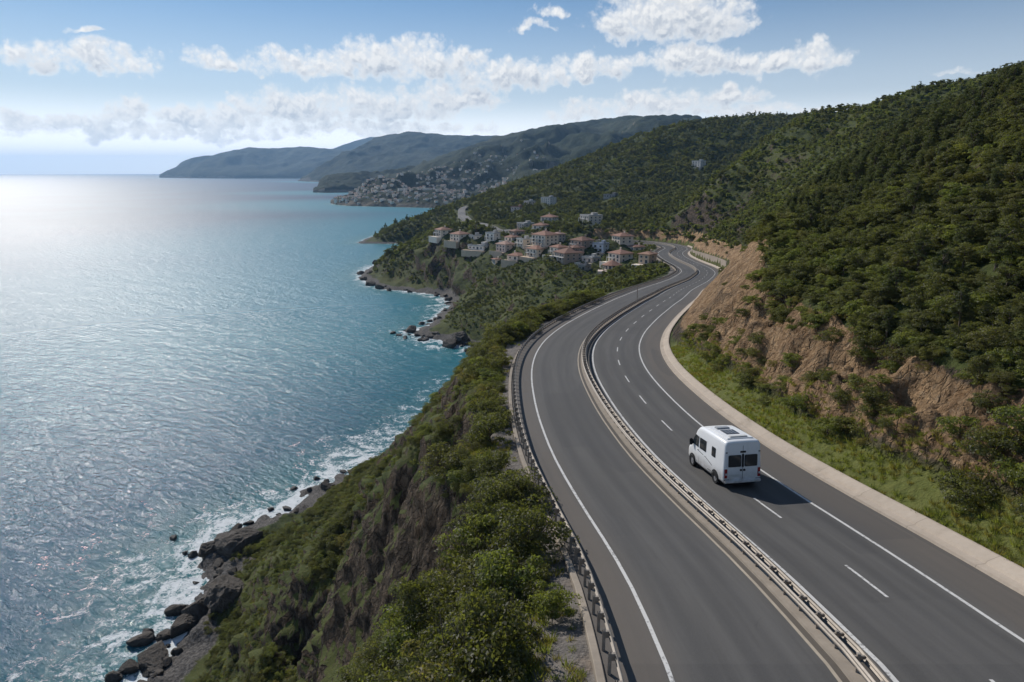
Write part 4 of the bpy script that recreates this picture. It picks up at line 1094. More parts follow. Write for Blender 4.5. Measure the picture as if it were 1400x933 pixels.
def crown_mesh(name, seed, rx, rz, zc, nclump, per, leaf, taper=0.0, cl=0.42, needle=1.0):
    """many leaf-sized faces in uneven clumps through an ellipsoid; base of the plant at z = 0"""
    rs = np.random.RandomState(seed)
    P, Nn, T = [], [], []
    cs = []
    while len(cs) < nclump:
        v = rs.normal(size=3); v /= np.linalg.norm(v)
        rr = rs.uniform(0.35, 1.0) ** 0.6
        if v[2] < -0.55: continue
        q = v * rr * np.array([rx, rx, rz]) * (1 + 0.22 * rs.normal())
        if taper:
            hgt = (q[2] + rz) / (2 * rz)
            q[:2] *= 1 - taper * hgt
        cs.append(q)
    for q in cs:
        r = cl * rx * rs.uniform(0.55, 1.15)
        tone = rs.uniform(0, 1)
        n = int(per * rs.uniform(0.6, 1.3))
        d = rs.normal(size=(n, 3)); d /= np.linalg.norm(d, axis=1)[:, None]
        d[:, 2] = np.abs(d[:, 2]) * 0.8 - 0.25
        rr = r * rs.uniform(0.45, 1.12, n) ** 0.7
        pos = q + d * rr[:, None] * np.array([1, 1, 0.8])
        P.append(pos)
        out = d * 0.6 + rs.normal(size=(n, 3)) * 0.5 + np.array([0, 0, 0.5])
        Nn.append(out); T.append(np.clip(tone + 0.25 * rs.normal(size=n), 0, 1))
    P, Nn, T = np.concatenate(P), np.concatenate(Nn), np.concatenate(T)
    P[:, 2] += zc
    low = P[:, 2] < 0.05
    P[low, 2] = 0.05 + rs.uniform(0, 0.3, low.sum())
    Nn /= np.linalg.norm(Nn, axis=1)[:, None]
    a = np.cross(Nn, rs.normal(size=Nn.shape)); a /= np.linalg.norm(a, axis=1)[:, None]
    b = np.cross(Nn, a)
    L = leaf * rs.uniform(0.6, 1.3, len(P))[:, None]
    Wd = L * 0.55 * needle
    V = np.stack([P - a * L * .5, P + b * Wd * .5 + Nn * L * .08, P + a * L * .55, P - b * Wd * .5 + Nn * L * .08], 1).reshape(-1, 3)
    n = len(P)
    me = bpy.data.meshes.new(name)
    me.vertices.add(4 * n); me.vertices.foreach_set('co', V.astype(np.float32).ravel())
    me.loops.add(4 * n); me.loops.foreach_set('vertex_index', np.arange(4 * n, dtype=np.int32))
    me.polygons.add(n); me.polygons.foreach_set('loop_start', np.arange(0, 4 * n, 4, dtype=np.int32))
    at = me.attributes.new('tone', 'FLOAT', 'POINT'); at.data.foreach_set('value', np.repeat(T, 4).astype(np.float32))
    me.update(calc_edges=True)
    return me

def trunk_mesh(name, seed, h, r, limbs, spread, multi=False):
    """tapered trunk with limbs, as one tube mesh"""
    rs = random.Random(seed)
    bm = bmesh.new()
    def tube(pts, rads, n=7):
        rings = []
        for i, p in enumerate(pts):
            d = (pts[min(i + 1, len(pts) - 1)] - pts[max(i - 1, 0)]).normalized()
            u = d.orthogonal().normalized(); w = d.cross(u)
            rings.append([bm.verts.new(p + (u * math.cos(2 * math.pi * k / n) + w * math.sin(2 * math.pi * k / n)) * rads[i]) for k in range(n)])
        for a, b in zip(rings[:-1], rings[1:]):
            for k in range(n):
                bm.faces.new((a[k], a[(k + 1) % n], b[(k + 1) % n], b[k]))
    pts = [Vector((0, 0, -0.4))]
    for i in range(1, 6):
        pts.append(Vector((rs.uniform(-.1, .1) * i * .3, rs.uniform(-.1, .1) * i * .3, h * i / 5)))
    tube(pts, [r * (1.25 - .19 * i) for i in range(6)])
    for i in range(limbs):
        f = rs.uniform(.05 if multi else .35, .9)
        b = pts[0].lerp(pts[-1], f)
        a = rs.uniform(0, 2 * math.pi)
        d = Vector((math.cos(a), math.sin(a), rs.uniform(.4, 1.1)))
        q = [b, b + d * spread * .4, b + d * spread * .75 + Vector((0, 0, .1)), b + d * spread + Vector((0, 0, .3))]
        tube(q, [r * .5, r * .38, r * .25, r * .1], 5)
    me = bpy.data.meshes.new(name); bm.to_mesh(me); bm.free()
    for f in me.polygons: f.use_smooth = True
    me.materials.append(BARK)
    return me

KINDS = {}      # kind -> list of (trunk mesh, crown mesh, height)
def kind(key, leafm, specs):
    KINDS[key] = []
    for i, (rx, rz, zc, nc, per, leaf, tp, th, tr, lim, spr, cl, nd) in enumerate(specs):
        c = crown_mesh('crown', hash(key) % 1000 * 0 + sum(map(ord, key)) + i * 17, rx, rz, zc, nc, per, leaf, tp, cl, nd)
        c.materials.append(LEAF[leafm])
        t = trunk_mesh('trunk', sum(map(ord, key)) + i, th, tr, lim, spr)
        KINDS[key].append((t, c, zc + rz))

kind('oak', 'oak', [(1.75, 1.55, 1.5, 46, 150, .155, 0, 1.9, .13, 7, 1.2, .38, 1), (1.95, 1.4, 1.3, 54, 140, .155, 0, 1.7, .14, 8, 1.3, .33, 1), (1.5, 1.9, 1.8, 46, 145, .15, .25, 2.4, .12, 6, 1.1, .38, 1)])
kind('light', 'light', [(1.5, 1.3, 1.25, 40, 135, .165, 0, 1.5, .1, 7, 1.0, .38, 1), (1.7, 1.05, 1.0, 44, 130, .17, 0, 1.2, .1, 8, 1.1, .36, 1)])
kind('pine', 'pine', [(1.6, 2.3, 2.4, 58, 140, .2, .5, 4.0, .15, 9, 1.2, .32, .5), (1.4, 2.7, 2.8, 60, 135, .2, .6, 4.6, .15, 10, 1.1, .33, .5)])
kind('shrub_dark', 'oak', [(1.05, .85, .75, 30, 140, .1, 0, .8, .05, 8, .8, .42, 1), (1.2, .7, .6, 34, 135, .1, 0, .7, .05, 9, .9, .38, 1)])
kind('shrub_light', 'light', [(.95, .8, .7, 28, 130, .105, 0, .7, .045, 8, .7, .42, 1), (1.1, .6, .5, 30, 130, .105, 0, .6, .045, 8, .8, .4, 1)])
kind('shrub_heath', 'heath', [(.85, .55, .45, 26, 120, .09, 0, .5, .035, 8, .6, .4, .7)])
kind('far', 'oak', [(1.9, 1.6, 1.9, 22, 20, .62, 0, 2.2, .13, 3, 1.0, .45, 1), (1.7, 2.0, 2.2, 22, 20, .6, .35, 2.6, .13, 3, 1.0, .45, 1)])
kind('far_pine', 'pine', [(1.5, 2.3, 2.3, 24, 22, .55, .5, 2.6, .13, 3, 1.0, .4, .8)])
kind('far_light', 'light', [(1.7, 1.3, 1.5, 20, 20, .6, 0, 1.6, .12, 3, .9, .45, 1)])

rng = np.random.RandomState(11)

def cells(x0, x1, y0, y1, a):
    xs, ys = np.meshgrid(np.arange(x0, x1, a), np.arange(y0, y1, a), indexing='ij')
    n = xs.size
    return xs.ravel() + rng.uniform(-.45, .45, n) * a, ys.ravel() + rng.uniform(-.45, .45, n) * a

def slope_nz(x, y, e=1.2):
    e = np.maximum(e, np.hypot(x, y) * 0.012)
    gx = (glook(GH, x + e, y) - glook(GH, x - e, y)) / (2 * e)
    gy = (glook(GH, x, y + e) - glook(GH, x, y - e)) / (2 * e)
    return 1 / np.sqrt(1 + gx * gx + gy * gy)

def visible(x, y, z):
    """rough line of sight from the viewpoint over the terrain, and inside a generous field of view"""
    az = np.degrees(np.arctan2(x, y))
    ok = (az > -40) & (az < 41)
    for f in np.linspace(0.12, 0.97, 30):
        ok &= glook(GH, x * f, y * f) < CAMZ + (z - CAMZ) * f + 0.5
    return ok

def in_frame(x, y, z):
    p = math.atan(231.5 / 933.0)
    zc = y * math.cos(p) - (z - CAMZ) * math.sin(p)
    dn = -y * math.sin(p) - (z - CAMZ) * math.cos(p)
    zc = np.maximum(zc, .1)
    return (np.abs(x / zc) < .76) & (dn / zc < .51)

HOUSES = [[-47.1,473.4,10.9,2,"hip","red","small white house with a terracotta roof nearest the seaward tip of the village"],[-34.2,451.7,11.8,2,"hip","red","white house with arched terrace and terracotta roof second from the seaward tip"],[-20.1,436.9,15.6,1,"flat","white","long low white house with a flat pale roof at the village edge"],[-12.3,444.0,9.3,2,"flat","white","white flat roofed house behind the long low white house"],[-4.0,419.3,11.0,2,"hip","pink","white two storey house with balconies beside the long low white house"],[7.5,415.3,9.6,2,"flat","red","grey white flat house left of the widest balcony block"],[19.3,401.0,14.3,3,"hip","red","widest white balcony block with a red roof in the middle of the village"],[14.4,394.2,11.6,2,"hip","red","cream house with red roof standing below the widest balcony block"],[26.3,383.6,9.7,2,"hip","red","orange roofed house right below the widest balcony block"],[30.8,372.1,14.9,2,"hip","rust","big brownish house with rust roof at the lower village edge"],[39.7,387.5,12.2,2,"hip","rust","long rust roofed house in the upper middle of the village"],[49.9,385.4,9.4,2,"flat","blue","bluish white flat roofed house right of the long rust roofed house"],[42.8,368.7,10.1,1,"flat","pink","low pale house behind the garden wall left of the pavilion"],[48.2,327.9,11.8,1,"round","red","round pavilion house with a wide terracotta roof at the village foot"],[53.8,338.4,11.5,2,"hip","red","white house with broad red roof directly behind the round pavilion"],[61.5,309.6,7.3,2,"hip","tan","tan house with terracotta roof closest to the highway bend"],[64.1,398.2,11.4,2,"hip","red","white gabled house under the rock face at the upper right of the village"],[70.9,390.9,8.3,1,"hip","red","low red roofed house between the rock face and the highway bend"],[55.6,485.7,14.3,3,"flat","red","white three storey villa alone on the slope above the village"],[29.6,547.1,13.7,3,"hip","red","white tall house on the upper lane with a red roof"],[18.7,452.3,10.4,2,"hip","red","white house just below the tall house on the upper lane"],[10.7,541.0,14.1,2,"flat","pink","pink and white flat house left of the tall house on the upper lane"],[35.6,677.5,14.8,3,"flat","white","white block highest above the lane on the green hillside"],[16.9,670.1,9.8,2,"flat","pink","small pale house left of the highest white block"],[97.5,682.8,15.8,1,"flat","gray","low grey ruin walls in a clearing of the hillside"],[3.3,446.2,9.3,1,"hip","rust","low rust roofed shed beside the village lane"],[2.6,399.0,10.0,1,"hip","red","low pinkish house with red roof below the balcony houses"],[-9.2,409.2,5.1,1,"hip","red","tiny red roofed hut among shrubs below the village"],[-24.0,450.7,7.5,1,"flat","white","little white house between the first houses on the headland"],[204.1,770.5,14.1,3,"flat","white","lone white building on the wooded hill far above the highway"],[5.5,654.2,12.3,1,"flat","pink","low pale farm building left of the small pale house on the hillside"],[35.2,378.2,8.0,2,"hip","rust","narrow dark roofed house in the middle row of the village"],[36.4,341.6,5.8,1,"flat","gray","small grey shed beside the yellow lawn at the village foot"],[28.6,426.6,8.0,2,"hip","pink","pale pink house behind the widest balcony block"],[0.0,436.2,8.2,1,"hip","red","small red roofed house between lane and balcony houses"]]
def clear_of_houses(x, y, m=1.0):
    ok = np.ones(len(x), bool)
    for h in HOUSES:
        ok &= np.hypot(x - h[0], y - h[1]) > h[2] * .55 * m + 1.2
    # a little of the view in front of each house stays open too
        u = np.array([-h[0], -h[1]]) / math.hypot(h[0], h[1])
        t = (x - h[0]) * u[0] + (y - h[1]) * u[1]
        c = np.abs((x - h[0]) * u[1] - (y - h[1]) * u[0])
        ok &= ~((t > 0) & (t < h[2] * .95) & (c < h[2] * .42))
    for p in LANE[::2]:
        ok &= np.hypot(x - p[0], y - p[1]) > 7.5
    return ok

pts = []      # x, y, z, scale, kind, set
def put(x, y, sc, kinds, probs, tag):
    z = glook(GH, x, y)
    kk = rng.choice(len(kinds), len(x), p=probs)
    for i in range(len(x)):
        pts.append((x[i], y[i], z[i], sc[i], kinds[kk[i]], tag))

def scatter_points():
    # --- wooded hill above the road
    x, y = cells(6, 215, -6, 235, 1.22)
    s, o, rz = road_coords(x, y)
    W = np.interp(s, CUT_S, CUT_W); R_ = np.interp(s, CUT_S, CUT_R)
    d = o - OFF_G - 1.05
    n = fbm(x, y, 0 * x, 9.0, 3)
    z = glook(GH, x, y)
    r = np.hypot(x, y)
    ok = (d > W + R_ - 1.2 + 1.5 * n) & (r > 9) & (r < 245) & (s < 150) & visible(x, y, z + 5)
    x, y, s, d, z, n = [q[ok] for q in (x, y, s, d, z, n)]
    n2 = fbm(x, y, 0 * x, 22.0, 3)
    sc = (.32 + .5 * rng.uniform(size=len(x)) ** 1.8) * (1 + 0.25 * n2) * np.interp(d, [8, 20, 45], [.75, .95, .95])
    crest = (y > 78) & (d > 15)
    dark = n2 + 0.6 * crest + np.interp(d, [10, 40], [-.15, .3]) > .05
    for m_, pr in ((dark & crest, (.35, .03, .62)), (dark & ~crest, (.7, .17, .13)), (~dark, (.52, .44, .04))):
        put(x[m_], y[m_], sc[m_], ('oak', 'light', 'pine'), pr, 'hill')
    # --- bushes on the verge and the rock face
    x, y = cells(6, 60, -6, 125, 1.15)
    s, o, rz = road_coords(x, y)
    W = np.interp(s, CUT_S, CUT_W); R_ = np.interp(s, CUT_S, CUT_R)
    d = o - OFF_G - 1.05
    n = fbm(x, y, 0 * x, 6.0, 3)
    face = (d > W) & (d < W + R_ - .4)
    ok = (d > 1.6) & (d < W + R_ + 3.5) & (np.hypot(x, y) > 9) & (s < 64)
    pr = np.where(d > W + R_ - .4, .75, np.where(face, np.where(s < 14, .85, .13 + .35 * (n > .32) + .5 * (d < W + 1.7)), np.where(n > -.1, .62, .22) * sstep(d, 1.2, 3.0)))
    ok &= rng.uniform(size=len(x)) < pr
    ok |= (s > 64) & (s < 110) & (d > 2.5) & (d < 12) & (rng.uniform(size=len(x)) < .012 + .12 * (n > .45) * (d > 7))
    x, y = x[ok], y[ok]
    s = road_coords(x, y)[0]
    put(x, y, rng.uniform(.35, .85, len(x)) * np.where(s < 13, 1.5, 1), ('shrub_dark', 'shrub_light', 'shrub_heath'), (.42, .4, .18), 'bank')
    # --- scrub on the sea slope near the road
    x, y = cells(-75, 20, 6, 215, 0.92)
    s, o, rz = road_coords(x, y)
    cd = coast_dist(x, y)
    z = glook(GH, x, y)
    nz = slope_nz(x, y)
    n = fbm(x, y, 0 * x, 11.0, 3)
    ok = (o < OFF_B - np.where(s < 4.5, 3.4, 1.8) + 0.8 * n) & (cd > 4) & (z > 1.8) & (nz > np.where((np.degrees(np.arctan2(x, y)) < -9) & (np.hypot(x, y) < 135), .5, .5) + .1 * n) & (np.hypot(x, y) > 12) & (np.hypot(x, y) < 210) & visible(x, y, z + 1.5)
    ok &= rng.uniform(size=len(x)) < np.clip(.85 + .9 * n, .3, 1)
    x, y, o, n, cd, z = [q[ok] for q in (x, y, o, n, cd, z)]
    n2 = fbm(x, y, 0 * x, 17.0, 3)
    low = np.interp(z, [6, 28, 45], [.6, .8, 1.0])
    edge = np.exp(-((o - (OFF_B - 4.5)) / 2.5) ** 2)
    sc = (.5 + .8 * rng.uniform(size=len(x)) ** 2) * (1 + .4 * n2) * low * (1 + .2 * edge)
    sc *= np.interp(slope_nz(x, y), [.5, .75], [.6, 1])
    dk = n2 > -.05
    put(x[dk], y[dk], sc[dk], ('shrub_dark', 'shrub_light', 'shrub_heath'), (.78, .14, .08), 'cliff')
    put(x[~dk], y[~dk], sc[~dk], ('shrub_dark', 'shrub_light', 'shrub_heath'), (.5, .32, .18), 'cliff')
    # --- hills and headland beyond
    for (r0, r1, a, mul) in ((195, 420, 2.2, .7), (420, 720, 3.5, 1.0), (720, 1150, 5.0, 1.4)):
        x, y = cells(-170, min(r1, 900) * .85, r0 * .6, r1, a)
        r = np.hypot(x, y); az = np.degrees(np.arctan2(x, y))
        ok = (r > r0) & (r < r1) & (az > -24) & (az < 41)
        x, y, r = x[ok], y[ok], r[ok]
        z = glook(GH, x, y)
        ok = (z > 3) & visible(x, y, z + 5)
        x, y, z, r = x[ok], y[ok], z[ok], r[ok]
        s, o, rz = road_coords(x, y)
        nz = slope_nz(x, y)
        cd = coast_dist(x, y)
        n = fbm(x, y, 0 * x, 60.0, 4)
        n2 = fbm(x, y, 0 * x, 16.0, 3)
        W = np.interp(s, CUT_S, CUT_W); R_ = np.interp(s, CUT_S, CUT_R)
        d = o - OFF_G - 1.05
        okr = np.where(o < 0, o < OFF_B - 3.2, d > np.where(s < 402, W + np.where(rng.uniform(size=len(x)) < .25, 1.5, R_ * .9), 3))
        hill = (z > CAMZ - 40 + 15 * n) | (o > 9)
        pr = np.where(hill, np.clip(.92 + .45 * n + .3 * n2, .2, 1), np.clip(.82 + .6 * n + .6 * n2, .15, 1))
        ok = okr & (nz > .42) & (cd > 6) & clear_of_houses(x, y) & (rng.uniform(size=len(x)) < pr)
        if r0 < 200: ok &= ~((s < 150) & (o > 8))
        x, y, z, n, n2, hill = [q[ok] for q in (x, y, z, n, n2, hill)]
        sc = mul * rng.uniform(.6, 1.15, len(x)) * np.where(hill, 1.0, .62) * (1 + .25 * n2)
        pl = np.where(hill, np.where((np.degrees(np.arctan2(x, y)) > 11) & (np.hypot(x, y) < 520), .5, .16), .36) + .2 * (n < -.15)
        light = rng.uniform(size=len(x)) < pl
        put(x[light], y[light], sc[light], ('far_light',), (1,), 'far')
        put(x[~light], y[~light], sc[~light], ('far', 'far_pine'), (.72, .28), 'far')
scatter_points()

def gn_scatter(name, objs, P, rot, scl, idx, label=None):
    """one object of kind stuff: instances of the prototype meshes on points"""
    coll = bpy.data.collections.new(name + '_kinds')
    for o in objs:
        coll.objects.link(o)
    me = bpy.data.meshes.new(name)
    n = len(P)
    me.vertices.add(n); me.vertices.foreach_set('co', np.asarray(P, np.float32).ravel())
    a = me.attributes.new('rot', 'FLOAT_VECTOR', 'POINT'); a.data.foreach_set('vector', np.asarray(rot, np.float32).ravel())
    a = me.attributes.new('scl', 'FLOAT_VECTOR', 'POINT'); a.data.foreach_set('vector', np.asarray(scl, np.float32).ravel())
    a = me.attributes.new('idx', 'INT', 'POINT'); a.data.foreach_set('value', np.asarray(idx, np.int32))
    g = bpy.data.node_groups.new(name, 'GeometryNodeTree')
    g.interface.new_socket('Geometry', in_out='INPUT', socket_type='NodeSocketGeometry')
    g.interface.new_socket('Geometry', in_out='OUTPUT', socket_type='NodeSocketGeometry')
    N, Lk = g.nodes, g.links
    i_, o_ = N.new('NodeGroupInput'), N.new('NodeGroupOutput')
    inst = N.new('GeometryNodeInstanceOnPoints')
    ci = N.new('GeometryNodeCollectionInfo')
    ci.inputs['Collection'].default_value = coll
    ci.inputs['Separate Children'].default_value = True
    ci.inputs['Reset Children'].default_value = True
    inst.inputs['Pick Instance'].default_value = True
    def na(nm, ty):
        q = N.new('GeometryNodeInputNamedAttribute'); q.data_type = ty; q.inputs[0].default_value = nm
        return q.outputs['Attribute']
    Lk.new(i_.outputs[0], inst.inputs['Points'])
    Lk.new(ci.outputs[0], inst.inputs['Instance'])
    Lk.new(na('idx', 'INT'), inst.inputs['Instance Index'])
    Lk.new(na('rot', 'FLOAT_VECTOR'), inst.inputs['Rotation'])
    Lk.new(na('scl', 'FLOAT_VECTOR'), inst.inputs['Scale'])
    Lk.new(inst.outputs[0], o_.inputs[0])
    ob = link(name, me, kind='stuff', label=label)
    md = ob.modifiers.new('scatter', 'NODES'); md.node_group = g
    return ob

def plant_all():
    X = np.array([p[:4] for p in pts]); K = np.array([p[4] for p in pts]); T = np.array([p[5] for p in pts])
    r = np.hypot(X[:, 0], X[:, 1])
    variants = np.array([rng.randint(len(KINDS[k])) for k in K])
    hgt = np.array([KINDS[k][v][2] for k, v in zip(K, variants)]) * X[:, 3]
    score = hgt / r
    seen = visible(X[:, 0], X[:, 1], X[:, 2] + hgt * .8) & in_frame(X[:, 0], X[:, 1], X[:, 2] + hgt * .5)
    tree_like = np.isin(K, ('oak', 'light', 'pine'))
    solo = np.zeros(len(X), bool)
    for sel, cap in ((tree_like, 297), ((T == 'cliff') | (T == 'bank'), 297)):
        c = np.where(sel & seen)[0]
        c = c[np.argsort(-score[c])][:cap]
        solo[c] = True
    LAB = {
        'oak': ('tree', 'dark green bushy tree in the dense wood on the hill above the road', 'tree', 'dark bushy trees on the hill above the road'),
        'light': ('tree', 'lighter yellowish green bushy tree in the wood on the hill above the road', 'tree', 'light green trees on the hill above the road'),
        'pine': ('pine_tree', 'taller dark pointed pine rising from the wood above the road', 'pine tree', 'pines on the hill above the road'),
    }
    SH = {
        'cliff': {'shrub_dark': ('dark green shrub on the sea slope below the road', 'dark shrubs on the sea slope'),
                  'shrub_light': ('bright green leafy shrub on the sea slope below the road', 'bright green shrubs on the sea slope'),
                  'shrub_heath': ('low olive yellow shrub on the sea slope below the road', 'low yellowish shrubs on the sea slope')},
        'bank': {'shrub_dark': ('dark green shrub on the bank beside the concrete kerb and rock cut', 'dark shrubs on the road bank'),
                 'shrub_light': ('bright green leafy shrub on the bank beside the concrete kerb and rock cut', 'bright green shrubs on the road bank'),
                 'shrub_heath': ('low olive yellow shrub on the bank beside the concrete kerb and rock cut', 'low yellowish shrubs on the road bank')}}
    for i in np.where(solo)[0]:
        t, c, h = KINDS[K[i]][variants[i]]
        if tree_like[i]:
            nm, lb, ct, gr = LAB[K[i]]
        else:
            lb, gr = SH[T[i]][K[i]]; nm = ct = 'shrub'
        root = link(nm, None, label=lb, cat=ct, group=gr, loc=X[i, :3] - np.array([0, 0, .08]))
        root.rotation_euler = (rng.uniform(-.06, .06), rng.uniform(-.06, .06), rng.uniform(0, 6.28))
        s_ = X[i, 3]
        root.scale = (s_ * rng.uniform(.9, 1.15), s_ * rng.uniform(.9, 1.15), s_ * rng.uniform(.85, 1.2))
        link('trunk', t, parent=root); link('crown', c, parent=root)
    protos, index = [], {}
    for k in KINDS:
        for v, (t, c, h) in enumerate(KINDS[k]):
            index[(k, v)] = len(protos)
            protos.append(bpy.data.objects.new('p%03d' % len(protos), c))
    def group(name, mask, use):
        ii = np.where(mask & ~solo)[0]
        order = sorted({(k, v) for k, v in zip(K[ii], variants[ii])}, key=lambda q: index[q])
        loc = {q: n for n, q in enumerate(order)}
        n = len(ii)
        rot = np.stack([rng.uniform(-.08, .08, n), rng.uniform(-.08, .08, n), rng.uniform(0, 6.28, n)], 1)
        scl = X[ii, 3:4] * np.stack([rng.uniform(.85, 1.2, n), rng.uniform(.85, 1.2, n), rng.uniform(.8, 1.2, n)], 1)
        gn_scatter(name, [protos[index[q]] for q in order], X[ii, :3] - np.array([0, 0, .1]), rot, scl, [loc[(k, v)] for k, v in zip(K[ii], variants[ii])])
    group('woodland', T == 'hill', 0)
    group('undergrowth', (T == 'cliff') | (T == 'bank'), 0)
    group('far_woodland', T == 'far', 0)
    print('plants', len(X), {t: int((T == t).sum()) for t in set(T)}, 'solo', int(solo.sum()))
plant_all()

# grass on the verges
def grass():
    me_l = []
    for v in range(3):
        rs = np.random.RandomState(90 + v)
        V = []
        n = 46
        for i in range(n):
            a = rs.uniform(0, 6.28); rr = rs.uniform(0, .24); b = rs.uniform(0, 6.28)
            p = np.array([math.cos(a) * rr, math.sin(a) * rr, 0])
            h = rs.uniform(.14, .36); w = .016
            lean = np.array([math.cos(a), math.sin(a), 0]) * rs.uniform(.05, .22)
            sd = np.array([math.cos(b), math.sin(b), 0]) * w
            V += [p - sd, p + sd, p + lean * .5 + sd * .7 + [0, 0, h * .6], p + lean + [0, 0, h]]
        me = bpy.data.meshes.new('tuft')
        V = np.array(V, np.float32)
        me.vertices.add(len(V)); me.vertices.foreach_set('co', V.ravel())
        me.loops.add(len(V)); me.loops.foreach_set('vertex_index', np.arange(len(V), dtype=np.int32))
        me.polygons.add(n); me.polygons.foreach_set('loop_start', np.arange(0, len(V), 4, dtype=np.int32))
        at = me.attributes.new('tone', 'FLOAT', 'POINT'); at.data.foreach_set('value', np.repeat(rs.uniform(0, 1, n), 4).astype(np.float32))
        me.update(calc_edges=True)
        me.materials.append(LEAF['light'] if v < 2 else LEAF['heath'])
        me_l.append(bpy.data.objects.new('tuft%d' % v, me))
    x, y = cells(-45, 45, 6, 110, .34)
    s, o, rz = road_coords(x, y)
    d = o - OFF_G - 1.05
    W = np.interp(s, CUT_S, CUT_W)
    n = fbm(x, y, 0 * x, 4.0, 3)
    r = np.hypot(x, y)
    pr = np.where((d > .05) & (d < W + 1.2) & (s < 66), np.clip(.75 + n, .2, 1), 0)
    ld = OFF_B - o
    nz = slope_nz(x, y)
    pr = np.where((ld > .75) & (ld < 45) & (nz > .6) & (coast_dist(x, y) > 6), np.clip(np.where((s < 7) & (ld < 6), .75, .3) + n, 0, .9) * np.where(ld < 8, np.where(ld < 2, .55, 1.0), .5), pr)
    z = glook(GH, x, y)
    ok = (rng.uniform(size=len(x)) < pr) & (r > 9) & (r < 100)
    x, y, z = x[ok], y[ok], z[ok]
    ok = visible(x, y, z + .4)
    x, y, z = x[ok], y[ok], z[ok]
    n = len(x)
    sc = rng.uniform(.5, 1.05, n)[:, None] * np.ones((1, 3))
    gn_scatter('grass', me_l, np.stack([x, y, z - .02], 1), np.stack([0 * x, 0 * x, rng.uniform(0, 6.28, n)], 1), sc, rng.randint(0, 3, n))
    print('grass', n)
grass()

# ------------------------------------------------------------------ village
WALLS = {
    'white': simple_mat('white_render', (0.9, 0.81, 0.7), 0.85, 0.12, 0.6),
    'red': simple_mat('cream_render', (0.88, 0.75, 0.61), 0.85, 0.14, 0.6),
    'pink': simple_mat('pinkish_render', (0.72, 0.58, 0.5), 0.85, 0.14, 0.6),
    'rust': simple_mat('sandy_render', (0.5, 0.38, 0.3), 0.85, 0.18, 0.6),
    'tan': simple_mat('tan_render', (0.62, 0.47, 0.34), 0.85, 0.16, 0.6),
    'blue': simple_mat('bluish_render', (0.66, 0.68, 0.72), 0.85, 0.1, 0.6),
    'gray': simple_mat('grey_render', (0.34, 0.33, 0.31), 0.9, 0.18, 0.6),
}
ROOFM = {
    'red': simple_mat('terracotta_tiles', (0.34, 0.185, 0.13), 0.85, 0.25, 1.4),
    'rust': simple_mat('rusty_tiles', (0.25, 0.14, 0.1), 0.85, 0.25, 1.4),
    'tan': simple_mat('orange_tiles', (0.37, 0.22, 0.15), 0.85, 0.22, 1.4),
    'pink': simple_mat('faded_tiles', (0.42, 0.27, 0.21), 0.85, 0.2, 1.4),
    'white': simple_mat('pale_flat_roof', (0.55, 0.52, 0.48), 0.9, 0.12, 0.8),
    'blue': simple_mat('bluish_flat_roof', (0.42, 0.45, 0.5), 0.9, 0.12, 0.8),
    'gray': simple_mat('grey_flat_roof', (0.3, 0.29, 0.28), 0.9, 0.15, 0.8),
}
_gm, _gk = new_mat('window_glass'); principled(_gk, (0.03, 0.035, 0.04), 0.15, 0.5)
FRAME = simple_mat('window_frame', (0.5, 0.48, 0.45), 0.7)
SHUT = simple_mat('brown_shutter', (0.12, 0.075, 0.05), 0.7)
RAILW = simple_mat('white_rail', (0.6, 0.59, 0.56), 0.7)

def bx(bm, x0, x1, y0, y1, z0, z1, mi=0):
    r = bmesh.ops.create_cube(bm, size=1)
    for v_ in r['verts']:
        v_.co = Vector(((x0 + x1) / 2 + v_.co.x * (x1 - x0), (y0 + y1) / 2 + v_.co.y * (y1 - y0), (z0 + z1) / 2 + v_.co.z * (z1 - z0)))
    if mi:
        for f in {f for v_ in r['verts'] for f in v_.link_faces}:
            f.material_index = mi

def done(bm, name, mats, parent, loc=None, rot=None):
    bmesh.ops.recalc_face_normals(bm, faces=bm.faces[:])
    me = bpy.data.meshes.new(name); bm.to_mesh(me); bm.free()
    return link(name, me, mats, parent=parent, loc=loc, rot=rot)

def hip_roof(bm, w, d, z, h, e=.6):
    """hipped roof with overhanging eaves and a fascia of its own thickness"""
    a, b = w / 2 + e, d / 2 + e
    rl = max(a - b, 0.05) if a > b else 0.0
    rw = max(b - a, 0.05) if b >= a else 0.0
    base = [(-a, -b), (a, -b), (a, b), (-a, b)]
    lo = [bm.verts.new((x, y, z)) for x, y in base]
    up = [bm.verts.new((x, y, z + .22)) for x, y in base]
    if a > b: r = [bm.verts.new((-rl, 0, z + h)), bm.verts.new((rl, 0, z + h))]
    else: r = [bm.verts.new((0, -rw, z + h)), bm.verts.new((0, rw, z + h))]
    bm.faces.new(lo[::-1])
    for i in range(4): bm.faces.new((lo[i], lo[(i + 1) % 4], up[(i + 1) % 4], up[i]))
    if a > b:
        bm.faces.new((up[0], up[1], r[1], r[0])); bm.faces.new((up[2], up[3], r[0], r[1]))
        bm.faces.new((up[1], up[2], r[1])); bm.faces.new((up[3], up[0], r[0]))
    else:
        bm.faces.new((up[1], up[2], r[1], r[0])); bm.faces.new((up[3], up[0], r[0], r[1]))
        bm.faces.new((up[0], up[1], r[0])); bm.faces.new((up[2], up[3], r[1]))

